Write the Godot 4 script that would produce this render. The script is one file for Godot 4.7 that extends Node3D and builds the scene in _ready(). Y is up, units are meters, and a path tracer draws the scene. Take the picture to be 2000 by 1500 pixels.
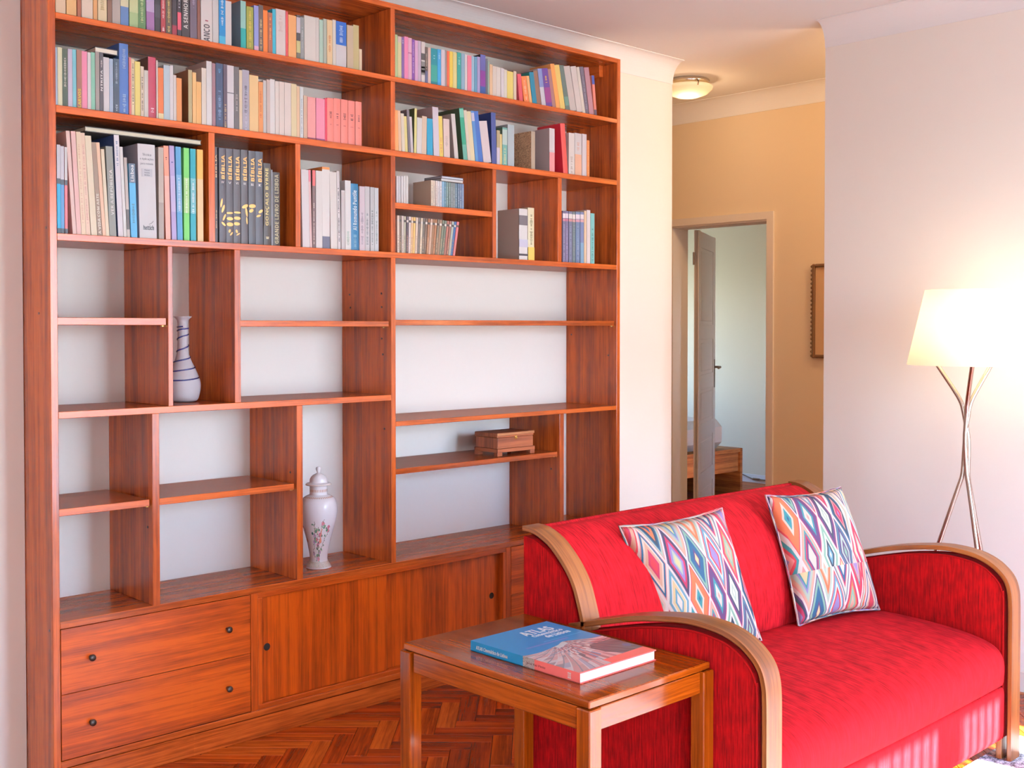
extends Node3D
# A living room: built-in bookcase in a shallow wall niche, red two-seat sofa, side table, floor lamp, hall and bedroom beyond.

const EXPOSURE := 0.205
const SKY_ENERGY := 9.0
const SUN_ENERGY := 230.0
const NICHE := -0.37          # depth of the niche behind the bookcase (bookcase front is z = 0)
const WALL_Z := -0.244        # face of the wall either side of the bookcase
const RIGHT_X := 3.64
const CEIL := 3.21
const FRONT_Z := 5.2          # window wall behind the camera
const LEFT_X := -3.2
const HALL_X := 4.87

var M := {}
var paint := {}
var used := {}
var rng := RandomNumberGenerator.new()


func _ready():
	rng.seed = 11
	setup_view()
	setup_daylight()
	make_materials()
	build_room()
	build_hall_and_bedroom()
	build_floor()
	build_bookcase()
	build_sofa()
	build_cushions()
	build_table()
	build_floor_lamp()
	build_hall_lamp()
	build_small_things()
	build_books()


func setup_view():
	var cam := Camera3D.new()
	cam.name = "camera"
	var yaw := deg_to_rad(43.703)
	var pitch := deg_to_rad(-1.166)
	var f := Vector3(sin(yaw) * cos(pitch), sin(pitch), -cos(yaw) * cos(pitch))
	cam.transform = Transform3D(Basis.looking_at(f, Vector3.UP), Vector3(-1.5913, 1.6507, 3.9972))
	# focal length 2231.8 px on a 2000 x 1500 frame, lens shifted down by 65.6 px
	cam.set_frustum(0.05 * 1500.0 / 2231.8, Vector2(0, -65.6 / 2231.8 * 0.05), 0.05, 100.0)
	add_child(cam)
	cam.current = true


func setup_daylight():
	var env := Environment.new()
	env.background_mode = Environment.BG_SKY
	var sky := Sky.new()
	var sm := ProceduralSkyMaterial.new()
	sm.sky_top_color = Color(0.58, 0.75, 0.98)
	sm.sky_horizon_color = Color(0.86, 0.92, 0.98)
	sm.ground_horizon_color = Color(0.80, 0.84, 0.86)
	sm.ground_bottom_color = Color(0.66, 0.70, 0.72)
	sm.sky_energy_multiplier = SKY_ENERGY
	sm.ground_energy_multiplier = SKY_ENERGY
	sky.sky_material = sm
	env.sky = sky
	env.tonemap_mode = Environment.TONE_MAPPER_LINEAR
	env.tonemap_exposure = EXPOSURE
	env.sdfgi_enabled = true
	env.ssao_enabled = true
	env.ssil_enabled = true
	var we := WorldEnvironment.new()
	we.name = "daylight"
	we.environment = env
	add_child(we)
	var sun := DirectionalLight3D.new()
	sun.name = "sun"
	sun.basis = Basis.looking_at(-Vector3(0.10, 0.745, 1.0).normalized(), Vector3.UP)
	sun.light_color = Color(0.98, 0.98, 0.96)
	sun.light_energy = SUN_ENERGY
	sun.light_angular_distance = 0.5
	sun.shadow_enabled = true
	sun.sky_mode = DirectionalLight3D.SKY_MODE_LIGHT_ONLY
	add_child(sun)


# ------------------------------------------------------------------ helpers

func uname(called: String, parent: Node) -> String:
	var k := str(parent.get_instance_id()) + called
	var n: int = used.get(k, 0)
	used[k] = n + 1
	return called if n == 0 else "%s_%03d" % [called, n]


func thing(called: String, label: String, category: String, at := Vector3.ZERO, group := "") -> Node3D:
	var o := Node3D.new()
	o.name = uname(called, self)
	add_child(o)
	o.position = at
	o.set_meta("label", label)
	o.set_meta("category", category)
	if group != "":
		o.set_meta("group", group)
	return o


func begin(flat := true) -> SurfaceTool:
	var st := SurfaceTool.new()
	st.begin(Mesh.PRIMITIVE_TRIANGLES)
	st.set_smooth_group(-1 if flat else 1)
	return st


func put(called: String, st: SurfaceTool, m: Material, parent: Node = self) -> MeshInstance3D:
	st.generate_normals()
	var o := MeshInstance3D.new()
	o.mesh = st.commit()
	o.mesh.surface_set_material(0, m)
	o.name = uname(called, parent)
	parent.add_child(o, true)
	return o


func structure(called: String, st: SurfaceTool, m: Material) -> MeshInstance3D:
	var o := put(called, st, m)
	o.set_meta("kind", "structure")
	return o


func vert(st: SurfaceTool, p: Vector3, uv: Vector2):
	st.set_uv(uv)
	st.add_vertex(p)


func tri(st: SurfaceTool, a: Vector3, b: Vector3, c: Vector3, ua: Vector2, ub: Vector2, uc: Vector2, out: Vector3):
	vert(st, a, ua)
	if (b - a).cross(c - a).dot(out) > 0.0:   # seen from outside, front faces run clockwise
		vert(st, c, uc)
		vert(st, b, ub)
	else:
		vert(st, b, ub)
		vert(st, c, uc)


func quad(st: SurfaceTool, a: Vector3, b: Vector3, c: Vector3, d: Vector3, ua: Vector2, ub: Vector2, uc: Vector2, ud: Vector2, out: Vector3):
	tri(st, a, b, c, ua, ub, uc, out)
	tri(st, a, c, d, ua, uc, ud, out)


func flat_uv(p: Vector3, n: int, g: int, off: Vector2) -> Vector2:
	var a := (g + 1) % 3
	var b := (g + 2) % 3
	if n == g:
		return Vector2(p[a], p[b]) + off
	return Vector2(p[g], p[b] if n == a else p[a]) + off


# a box with chamfered edges; g is the axis along which the grain runs
func cbox(st: SurfaceTool, lo: Vector3, hi: Vector3, ch := 0.0, g := 1, off := Vector2.ZERO):
	var c := (lo + hi) / 2.0
	var h := (hi - lo) / 2.0
	ch = minf(ch, minf(h.x, minf(h.y, h.z)) * 0.9)
	for n in 3:
		var a := (n + 1) % 3
		var b := (n + 2) % 3
		for s in [-1.0, 1.0]:
			var q := []
			for k in [[-1.0, -1.0], [1.0, -1.0], [1.0, 1.0], [-1.0, 1.0]]:
				var v := Vector3()
				v[n] = s * h[n]
				v[a] = k[0] * (h[a] - ch)
				v[b] = k[1] * (h[b] - ch)
				q.append(c + v)
			var o := Vector3()
			o[n] = s
			quad(st, q[0], q[1], q[2], q[3], flat_uv(q[0], n, g, off), flat_uv(q[1], n, g, off), flat_uv(q[2], n, g, off), flat_uv(q[3], n, g, off), o)
	if ch <= 0.0:
		return
	for n in 3:
		var a := (n + 1) % 3
		var b := (n + 2) % 3
		for sa in [-1.0, 1.0]:
			for sb in [-1.0, 1.0]:
				var q := []
				for k in [[-1.0, 0], [1.0, 0], [1.0, 1], [-1.0, 1]]:
					var v := Vector3()
					v[n] = k[0] * (h[n] - ch)
					v[a] = sa * (h[a] if k[1] == 0 else h[a] - ch)
					v[b] = sb * (h[b] - ch if k[1] == 0 else h[b])
					q.append(c + v)
				var o := Vector3()
				o[a] = sa
				o[b] = sb
				quad(st, q[0], q[1], q[2], q[3], flat_uv(q[0], a, g, off), flat_uv(q[1], a, g, off), flat_uv(q[2], a, g, off), flat_uv(q[3], a, g, off), o)
	for sx in [-1.0, 1.0]:
		for sy in [-1.0, 1.0]:
			for sz in [-1.0, 1.0]:
				var q := []
				for n in 3:
					var v := Vector3(sx * (h.x - ch), sy * (h.y - ch), sz * (h.z - ch))
					v[n] += ch * [sx, sy, sz][n]
					q.append(c + v)
				tri(st, q[0], q[1], q[2], flat_uv(q[0], 0, g, off), flat_uv(q[1], 0, g, off), flat_uv(q[2], 0, g, off), Vector3(sx, sy, sz))


func v3(x: float, y: float, z: float) -> Vector3:
	return Vector3(x, y, z)


func jitter() -> Vector2:
	return Vector2(rng.randf() * 7.0, rng.randf() * 7.0)


# one wooden board as a part: x0 x1 y0 y1 z0 z1
func board(called: String, parent: Node, m: Material, x0: float, x1: float, y0: float, y1: float, z0: float, z1: float, g := 0, ch := 0.0015) -> MeshInstance3D:
	var st := begin()
	cbox(st, v3(x0, y0, z0), v3(x1, y1, z1), ch, g, jitter())
	return put(called, st, m, parent)


# outline in (z, y), extruded from x0 to x1
func extrude(st: SurfaceTool, poly: PackedVector2Array, x0: float, x1: float):
	var ids := Geometry2D.triangulate_polygon(poly)
	for s in 2:
		var x: float = x0 if s == 0 else x1
		for i in range(0, ids.size(), 3):
			var a := poly[ids[i]]
			var b := poly[ids[i + 1]]
			var c := poly[ids[i + 2]]
			tri(st, v3(x, a.y, a.x), v3(x, b.y, b.x), v3(x, c.y, c.x), Vector2(a.y, a.x), Vector2(b.y, b.x), Vector2(c.y, c.x), v3(-1 if s == 0 else 1, 0, 0))
	var turn := 1.0 if not Geometry2D.is_polygon_clockwise(poly) else -1.0
	var along := 0.0
	for i in poly.size():
		var a := poly[i]
		var b := poly[(i + 1) % poly.size()]
		var d := (b - a)
		var o := Vector2(d.y, -d.x) * turn
		quad(st, v3(x0, a.y, a.x), v3(x1, a.y, a.x), v3(x1, b.y, b.x), v3(x0, b.y, b.x), Vector2(along, x0), Vector2(along, x1), Vector2(along + d.length(), x1), Vector2(along + d.length(), x0), v3(0, o.y, o.x))
		along += d.length()


# a smooth curve through points (Catmull-Rom), n steps a span
func smooth_line(pts: PackedVector2Array, n: int) -> PackedVector2Array:
	var out := PackedVector2Array()
	for i in pts.size() - 1:
		var p0 := pts[maxi(i - 1, 0)]
		var p3 := pts[mini(i + 2, pts.size() - 1)]
		for k in n:
			out.append(pts[i].cubic_interpolate(pts[i + 1], p0, p3, float(k) / n))
	out.append(pts[pts.size() - 1])
	return out


# a bent wooden band: path in (z, y), laid to the inside by thickness t, from x0 to x1
func band(st: SurfaceTool, path: PackedVector2Array, t: float, x0: float, x1: float, side: float):
	var inner := PackedVector2Array()
	for i in path.size():
		var d := (path[mini(i + 1, path.size() - 1)] - path[maxi(i - 1, 0)]).normalized()
		inner.append(path[i] + Vector2(d.y, -d.x) * t * side)
	var bev := 0.004
	var off := jitter()
	var s := 0.0
	for i in path.size() - 1:
		var a := path[i]
		var b := path[i + 1]
		var c := inner[i + 1]
		var d := inner[i]
		var l := (b - a).length()
		var o := (a - d).normalized()
		var rows := [[x0, 0.0, x0, bev, Vector3(-1, 0, 0)]]
		# outer face with its two eased edges
		var ia := a + (d - a).normalized() * bev
		var ib := b + (c - b).normalized() * bev
		st.set_smooth_group(1)
		quad(st, v3(x0 + bev, a.y, a.x), v3(x1 - bev, a.y, a.x), v3(x1 - bev, b.y, b.x), v3(x0 + bev, b.y, b.x), Vector2(s, 0) + off, Vector2(s, x1 - x0) + off, Vector2(s + l, x1 - x0) + off, Vector2(s + l, 0) + off, v3(0, o.y, o.x))
		st.set_smooth_group(2)
		quad(st, v3(x0 + bev, a.y, a.x), v3(x0, ia.y, ia.x), v3(x0, ib.y, ib.x), v3(x0 + bev, b.y, b.x), Vector2(s, 0) + off, Vector2(s, bev) + off, Vector2(s + l, bev) + off, Vector2(s + l, 0) + off, v3(-1, o.y, o.x))
		quad(st, v3(x1 - bev, a.y, a.x), v3(x1, ia.y, ia.x), v3(x1, ib.y, ib.x), v3(x1 - bev, b.y, b.x), Vector2(s, 0) + off, Vector2(s, bev) + off, Vector2(s + l, bev) + off, Vector2(s + l, 0) + off, v3(1, o.y, o.x))
		st.set_smooth_group(3)
		quad(st, v3(x0, ia.y, ia.x), v3(x0, d.y, d.x), v3(x0, c.y, c.x), v3(x0, ib.y, ib.x), Vector2(s, 0) + off, Vector2(s, t) + off, Vector2(s + l, t) + off, Vector2(s + l, 0) + off, v3(-1, 0, 0))
		quad(st, v3(x1, ia.y, ia.x), v3(x1, d.y, d.x), v3(x1, c.y, c.x), v3(x1, ib.y, ib.x), Vector2(s, 0) + off, Vector2(s, t) + off, Vector2(s + l, t) + off, Vector2(s + l, 0) + off, v3(1, 0, 0))
		st.set_smooth_group(4)
		quad(st, v3(x0, d.y, d.x), v3(x1, d.y, d.x), v3(x1, c.y, c.x), v3(x0, c.y, c.x), Vector2(s, 0) + off, Vector2(s, x1 - x0) + off, Vector2(s + l, x1 - x0) + off, Vector2(s + l, 0) + off, v3(0, -o.y, -o.x))
		s += l
	for e in 2:
		var a := path[0] if e == 0 else path[path.size() - 1]
		var d := inner[0] if e == 0 else inner[inner.size() - 1]
		var o := (path[0] - path[1]) if e == 0 else (path[path.size() - 1] - path[path.size() - 2])
		st.set_smooth_group(-1)
		quad(st, v3(x0, a.y, a.x), v3(x1, a.y, a.x), v3(x1, d.y, d.x), v3(x0, d.y, d.x), Vector2(0, 0), Vector2(0, x1 - x0), Vector2(t, x1 - x0), Vector2(t, 0), v3(0, o.y, o.x))


# profile of (radius, height) turned about the y axis
func lathe(st: SurfaceTool, prof: PackedVector2Array, segs := 32, at := Vector3.ZERO, close := true):
	st.set_smooth_group(1)
	var total := 0.0
	for i in prof.size() - 1:
		total += (prof[i + 1] - prof[i]).length()
	var s := 0.0
	for i in prof.size() - 1:
		var a := prof[i]
		var b := prof[i + 1]
		var s2 := s + (b - a).length()
		for k in segs:
			var t0 := TAU * k / segs
			var t1 := TAU * (k + 1) / segs
			var c0 := v3(cos(t0), 0, -sin(t0))
			var c1 := v3(cos(t1), 0, -sin(t1))
			var o := (c0 + c1) * 0.5 * (b.y - a.y) + v3(0, a.x - b.x, 0)
			var u0 := float(k) / segs
			var u1 := float(k + 1) / segs
			var p := [at + c0 * a.x + v3(0, a.y, 0), at + c1 * a.x + v3(0, a.y, 0), at + c1 * b.x + v3(0, b.y, 0), at + c0 * b.x + v3(0, b.y, 0)]
			quad(st, p[0], p[1], p[2], p[3], Vector2(u0, 1 - s / total), Vector2(u1, 1 - s / total), Vector2(u1, 1 - s2 / total), Vector2(u0, 1 - s2 / total), o)
		s = s2


func tube(st: SurfaceTool, path: PackedVector3Array, r: float, segs := 10, caps := true):
	var n := path.size()
	var side := Vector3()
	var rings := []
	for i in n:
		var d := (path[mini(i + 1, n - 1)] - path[maxi(i - 1, 0)]).normalized()
		if i == 0:
			side = d.cross(Vector3.UP if absf(d.y) < 0.9 else Vector3.RIGHT).normalized()
		else:
			side = (side - d * side.dot(d)).normalized()
		var other := d.cross(side)
		var ring := []
		for k in segs:
			var t := TAU * k / segs
			ring.append(side * cos(t) + other * sin(t))
		rings.append(ring)
	st.set_smooth_group(1)
	var s := 0.0
	for i in n - 1:
		var l := (path[i + 1] - path[i]).length()
		for k in segs:
			var j := (k + 1) % segs
			quad(st, path[i] + rings[i][k] * r, path[i] + rings[i][j] * r, path[i + 1] + rings[i + 1][j] * r, path[i + 1] + rings[i + 1][k] * r,
				Vector2(s, float(k) / segs), Vector2(s, float(k + 1) / segs), Vector2(s + l, float(k + 1) / segs), Vector2(s + l, float(k) / segs), rings[i][k] + rings[i][j])
		s += l
	if caps:
		st.set_smooth_group(-1)
		for e in [0, n - 1]:
			var o := (path[0] - path[1]) if e == 0 else (path[n - 1] - path[n - 2])
			for k in segs:
				tri(st, path[e], path[e] + rings[e][k] * r, path[e] + rings[e][(k + 1) % segs] * r, Vector2.ZERO, Vector2.ZERO, Vector2.ZERO, o)


# lettering as thin raised print; its box is fitted to length x height, reading along +x before the given transform
func lettering(called: String, parent: Node, words: String, length: float, height: float, m: Material, where: Transform3D, bold := true) -> MeshInstance3D:
	var tm := TextMesh.new()
	var f := SystemFont.new()
	f.font_names = PackedStringArray(["Droid Sans"])
	if bold:
		f.font_weight = 700
	tm.font = f
	tm.text = words
	tm.font_size = 24
	tm.pixel_size = 0.01
	tm.depth = 0.02
	tm.curve_step = 4.0
	tm.material = m
	var box := tm.get_aabb()
	var o := MeshInstance3D.new()
	o.mesh = tm
	o.name = uname(called, parent)
	parent.add_child(o, true)
	var k := Vector3(length / maxf(box.size.x, 0.001), height / maxf(box.size.y, 0.001), 0.03)
	var mid := box.get_center()
	o.transform = where * Transform3D(Basis.from_scale(k), Vector3(-mid.x * k.x, -mid.y * k.y, 0))
	return o


# ------------------------------------------------------------------ materials

func mat(c: Color, rough := 0.6, metal := 0.0) -> StandardMaterial3D:
	var m := StandardMaterial3D.new()
	m.albedo_color = c
	m.roughness = rough
	m.metallic = metal
	return m


func hex(h: String) -> Color:
	return Color(h)


# paper, card and cloth of book covers, shared by colour
func cover_paint(h: String) -> StandardMaterial3D:
	if not paint.has(h):
		var c := Color(h).srgb_to_linear()
		c = Color(c.r * BOOK_K, c.g * BOOK_K, c.b * BOOK_K).linear_to_srgb()
		paint[h] = mat(c, 0.45)
	return paint[h]

const BOOK_K := 0.72


func image_tex(w: int, h: int, data: PackedByteArray) -> ImageTexture:
	return ImageTexture.create_from_image(Image.create_from_data(w, h, false, Image.FORMAT_RGB8, data))


func set_rgb(d: PackedByteArray, i: int, c: Color):
	d[i] = int(clampf(c.r, 0, 1) * 255)
	d[i + 1] = int(clampf(c.g, 0, 1) * 255)
	d[i + 2] = int(clampf(c.b, 0, 1) * 255)


func noise_field(w: int, h: int, freq: float, sd: int, stretch_w := 1, octaves := 3) -> PackedByteArray:
	var n := FastNoiseLite.new()
	n.seed = sd
	n.frequency = freq
	n.fractal_octaves = octaves
	var im := n.get_seamless_image(w / stretch_w, h)
	im.convert(Image.FORMAT_L8)
	if stretch_w > 1:
		im.resize(w, h, Image.INTERPOLATE_CUBIC)
	return im.get_data()


# grain: long streaks along u, ribbon figure, fine pores. Returns [colour, relief]
func wood_textures(sd: int) -> Array:
	var w := 1024
	var h := 512
	var broad := noise_field(w, h, 0.012, sd, 16, 3)
	var streak := noise_field(w, h, 0.05, sd + 1, 32, 3)
	var fine := noise_field(w, h, 0.16, sd + 2, 16, 2)
	var cloud := noise_field(w, h, 0.01, sd + 3, 4, 2)
	var ribbon := noise_field(w, h, 0.03, sd + 4, 2, 2)
	var d := PackedByteArray()
	d.resize(w * h * 3)
	var b := PackedByteArray()
	b.resize(w * h * 3)
	for i in w * h:
		var t := (broad[i] - 128.0) * 0.0014 + (streak[i] - 128.0) * 0.0010 + (fine[i] - 128.0) * 0.0008 + (cloud[i] - 128.0) * 0.0006 + (ribbon[i] - 128.0) * 0.0003
		var v := 0.86 + t
		set_rgb(d, i * 3, Color(v + 0.03, v - 0.006 + t * 0.12, v - 0.03 + t * 0.1))
		var r := 0.6 + (fine[i] - 128.0) * 0.003
		set_rgb(b, i * 3, Color(r, r, r))
	return [image_tex(w, h, d), image_tex(w, h, b)]


func wood(c: Color, tex: Array, rough := 0.32) -> StandardMaterial3D:
	var m := mat(c, rough)
	m.albedo_texture = tex[0]
	m.uv1_scale = v3(1 / 1.5, 1 / 0.45, 1)
	m.metallic_specular = 0.5
	return m


func make_materials():
	var w1 := wood_textures(21)
	M.wood = wood(Color("b85620"), w1, 0.22)
	M.wood_edge = wood(Color("dc8a52"), w1, 0.4)
	M.wood_drawer = wood(Color("bc5012"), w1, 0.3)
	M.wood_door = wood(Color("b84c0c"), w1, 0.3)
	M.wood_table = wood(Color("8e3e08"), w1, 0.12)
	M.wood_sofa = wood(Color("905428"), w1, 0.3)
	M.wood_box = wood(Color("a85f3c"), w1, 0.4)
	M.wood_box_pale = wood(Color("d09060"), w1, 0.4)
	M.wood_bed = wood(Color("b07a46"), w1, 0.5)
	M.parquet = []
	for h in ["b84810", "c25214", "a83c0e", "8c300e", "c65e1c", "b0420f"]:
		M.parquet.append(wood(Color(h), w1, 0.24))
	M.wood_floor_far = wood(Color("b4673a"), w1, 0.4)
	var bump := NoiseTexture2D.new()
	var bn := FastNoiseLite.new()
	bn.seed = 5
	bn.frequency = 0.03
	bump.noise = bn
	bump.width = 256
	bump.height = 256
	bump.seamless = true
	bump.as_normal_map = true
	bump.bump_strength = 1.0
	for k in [["wall", "f7efe3"], ["niche", "f3ede2"], ["ceiling", "f6f3f0"], ["hall", "f2dcb8"], ["bed_wall", "e8dcbc"]]:
		var m := mat(Color(k[1]), 0.85)
		m.normal_enabled = true
		m.normal_texture = bump
		m.normal_scale = 0.12
		m.uv1_triplanar = true
		m.uv1_world_triplanar = true
		m.uv1_scale = v3(1.3, 1.3, 1.3)
		M[k[0]] = m
	M.trim = mat(Color("efe3d4"), 0.4)
	M.trim_white = mat(Color("f0ece4"), 0.45)
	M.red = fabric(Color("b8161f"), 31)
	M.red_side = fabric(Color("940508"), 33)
	M.black = mat(Color("140e0c"), 0.5)
	M.knob = mat(Color("2a1a16"), 0.35)
	M.knob_tip = mat(Color("c8b4a8"), 0.3)
	M.brass = mat(Color("e8c878"), 0.25, 1.0)
	M.chrome = mat(Color("c9bfb4"), 0.22, 1.0)
	M.page = mat(Color("efe6d2"), 0.9)
	M.page_white = mat(Color("f8f6f0"), 0.85)
	M.steel = mat(Color("8a7a68"), 0.35, 1.0)
	M.linen = mat(Color("e6d8c6"), 0.9)
	M.gilt = mat(Color("e8b068"), 0.4, 0.3)
	M.pattern = mat(Color("ecd2b4"), 0.5)
	var pd := PackedByteArray()
	pd.resize(256 * 256 * 3)
	var pa := noise_field(256, 256, 0.07, 51)
	var pb := noise_field(256, 256, 0.16, 52)
	for i in 256 * 256:
		# dark scrollwork on a buff ground
		var s := absf(pa[i] - 128.0) < 14.0 or absf(pb[i] - 128.0) < 10.0
		set_rgb(pd, i * 3, Color(0.42, 0.32, 0.24) if s else Color(0.95, 0.9, 0.82))
	M.pattern.albedo_texture = image_tex(256, 256, pd)
	M.pattern.uv1_scale = v3(5, 5, 1)


func fabric(c: Color, sd: int) -> StandardMaterial3D:
	var w := 512
	var h := 512
	var streak := noise_field(w, h, 0.10, sd, 16, 3)
	var fine := noise_field(w, h, 0.3, sd + 1, 16, 2)
	var cloud := noise_field(w, h, 0.012, sd + 2, 1, 3)
	var d := PackedByteArray()
	d.resize(w * h * 3)
	for i in w * h:
		var t := (streak[i] - 128.0) * 0.0014 + (cloud[i] - 128.0) * 0.0008 + (fine[i] - 128.0) * 0.0008
		# sparse darker slubs along the weave
		if streak[i] < 84:
			t -= 0.025
		var v := 0.86 + t
		set_rgb(d, i * 3, Color(v, v * 0.96, v * 0.96))
	var m := mat(c, 0.9)
	m.albedo_texture = image_tex(w, h, d)
	m.uv1_scale = v3(1 / 0.5, 1 / 0.4, 1)
	m.rim_enabled = true
	m.rim = 0.12
	m.rim_tint = 1.0
	m.metallic_specular = 0.22
	return m


# ------------------------------------------------------------------ the room

func wall_part(called: String, boxes: Array, m: Material):
	var st := begin()
	for b in boxes:
		cbox(st, v3(b[0], b[2], b[4]), v3(b[1], b[3], b[5]), 0.0)
	return structure(called, st, m)


func cove_profile(from: float, way: float) -> PackedVector2Array:
	var p := PackedVector2Array()
	p.append(Vector2(from, CEIL))
	p.append(Vector2(from, CEIL - 0.128))
	p.append(Vector2(from + 0.004 * way, CEIL - 0.128))
	for i in 13:
		var t := PI / 2 * i / 12.0
		p.append(Vector2(from + way * (0.09 - 0.086 * cos(t)), CEIL - 0.122 + 0.118 * sin(t)))
	p.append(Vector2(from + 0.09 * way, CEIL))
	return p


func cove(called: String, from: float, way: float, a: float, b: float, along_z: bool):
	var st := begin()
	if along_z:
		extrude(st, cove_profile(from, way), -b, -a)
	else:
		extrude(st, cove_profile(from, way), a, b)
	var o := structure(called, st, M.ceiling)
	if along_z:
		o.rotation.y = PI / 2


func build_room():
	wall_part("wall_back", [[LEFT_X - 0.1, -0.002, 0, CEIL, -0.6, WALL_Z], [3.026, 3.77, 0, CEIL, -0.6, WALL_Z], [-0.002, 3.026, 3.07, CEIL, -0.6, WALL_Z]], M.wall)
	wall_part("wall_niche", [[-0.002, 3.026, 0, 3.07, -0.6, NICHE - 0.001]], M.niche)
	wall_part("wall_right", [[RIGHT_X, 3.77, 0, CEIL, 0.85, FRONT_Z + 0.12]], M.wall)
	wall_part("wall_left", [[LEFT_X - 0.15, LEFT_X, 0, CEIL, -0.6, FRONT_Z + 0.12]], M.wall)
	var z0 := FRONT_Z
	var z1 := FRONT_Z + 0.12
	# window wall behind the camera: a row of balcony doors at the right, wide windows at the left
	wall_part("wall_front", [
		[LEFT_X, RIGHT_X, 2.59, CEIL, z0, z1], [LEFT_X, -2.6, 0, 2.59, z0, z1], [-0.3, 1.3, 0, 2.59, z0, z1], [3.5, RIGHT_X, 0, 2.59, z0, z1]], M.wall)
	wall_part("window_1", [[2.485, 2.655, 0, 2.59, z0, z1], [2.98, 3.16, 0, 2.59, z0, z1], [1.3, 3.5, 0, 0.08, z0 + 0.03, z1 - 0.03]], M.trim_white)
	wall_part("window_2", [[-1.5, -1.4, 0, 2.59, z0, z1], [-2.6, -0.3, 0, 0.08, z0 + 0.03, z1 - 0.03]], M.trim_white)
	# a sheer white curtain drawn over the left-hand window
	var sheer := mat(Color("d8d6d2"), 0.9)
	sheer.backlight_enabled = true
	sheer.backlight = Color(1, 1, 1)
	var cs := begin(false)
	for i in 240:
		var xa := -2.7 + 2.5 * i / 240.0
		var xb := -2.7 + 2.5 * (i + 1) / 240.0
		var wa := 5.11 + 0.025 * sin(xa * 44.0)
		var wb := 5.11 + 0.025 * sin(xb * 44.0)
		quad(cs, v3(xa, 0.02, wa), v3(xb, 0.02, wb), v3(xb, 2.68, wb), v3(xa, 2.68, wa), Vector2.ZERO, Vector2.ZERO, Vector2.ZERO, Vector2.ZERO, v3(0, 0, -1))
	structure("trim_7", cs, sheer)
	wall_part("trim_6", [[LEFT_X, 8.8, -0.12, -0.02, z1, z1 + 4.0]], mat(Color("e2e2e0"), 0.8))   # light tiled terrace outside
	# narrow hanging strips of a drawn-back slatted curtain in the two right-hand lights
	var strips := []
	for i in 6:
		strips.append([2.665 + i * 0.062, 2.685 + i * 0.062, 0.08, 2.585, z0 + 0.05, z0 + 0.052])
		if i < 5:
			strips.append([2.15 + i * 0.068, 2.17 + i * 0.068, 0.08, 2.585, z0 + 0.05, z0 + 0.052])
			strips.append([1.75 + i * 0.075, 1.772 + i * 0.075, 0.08, 2.585, z0 + 0.05, z0 + 0.052])
	wall_part("trim_1", strips, M.trim_white)
	wall_part("ceiling", [[LEFT_X - 0.15, 5.04, CEIL, CEIL + 0.12, -2.35, FRONT_Z + 0.12]], M.ceiling)
	cove("trim_2", WALL_Z, 1.0, LEFT_X, 3.77, false)
	cove("trim_3", RIGHT_X, -1.0, 0.85, FRONT_Z, true)
	cove("trim_4", HALL_X, -1.0, -2.2, 3.5, true)
	wall_part("baseboard_right", [[RIGHT_X - 0.014, RIGHT_X, 0, 0.09, 0.85, FRONT_Z]], M.trim)
	wall_part("baseboard_left", [[LEFT_X, LEFT_X + 0.014, 0, 0.09, WALL_Z, FRONT_Z]], M.trim)


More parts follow.
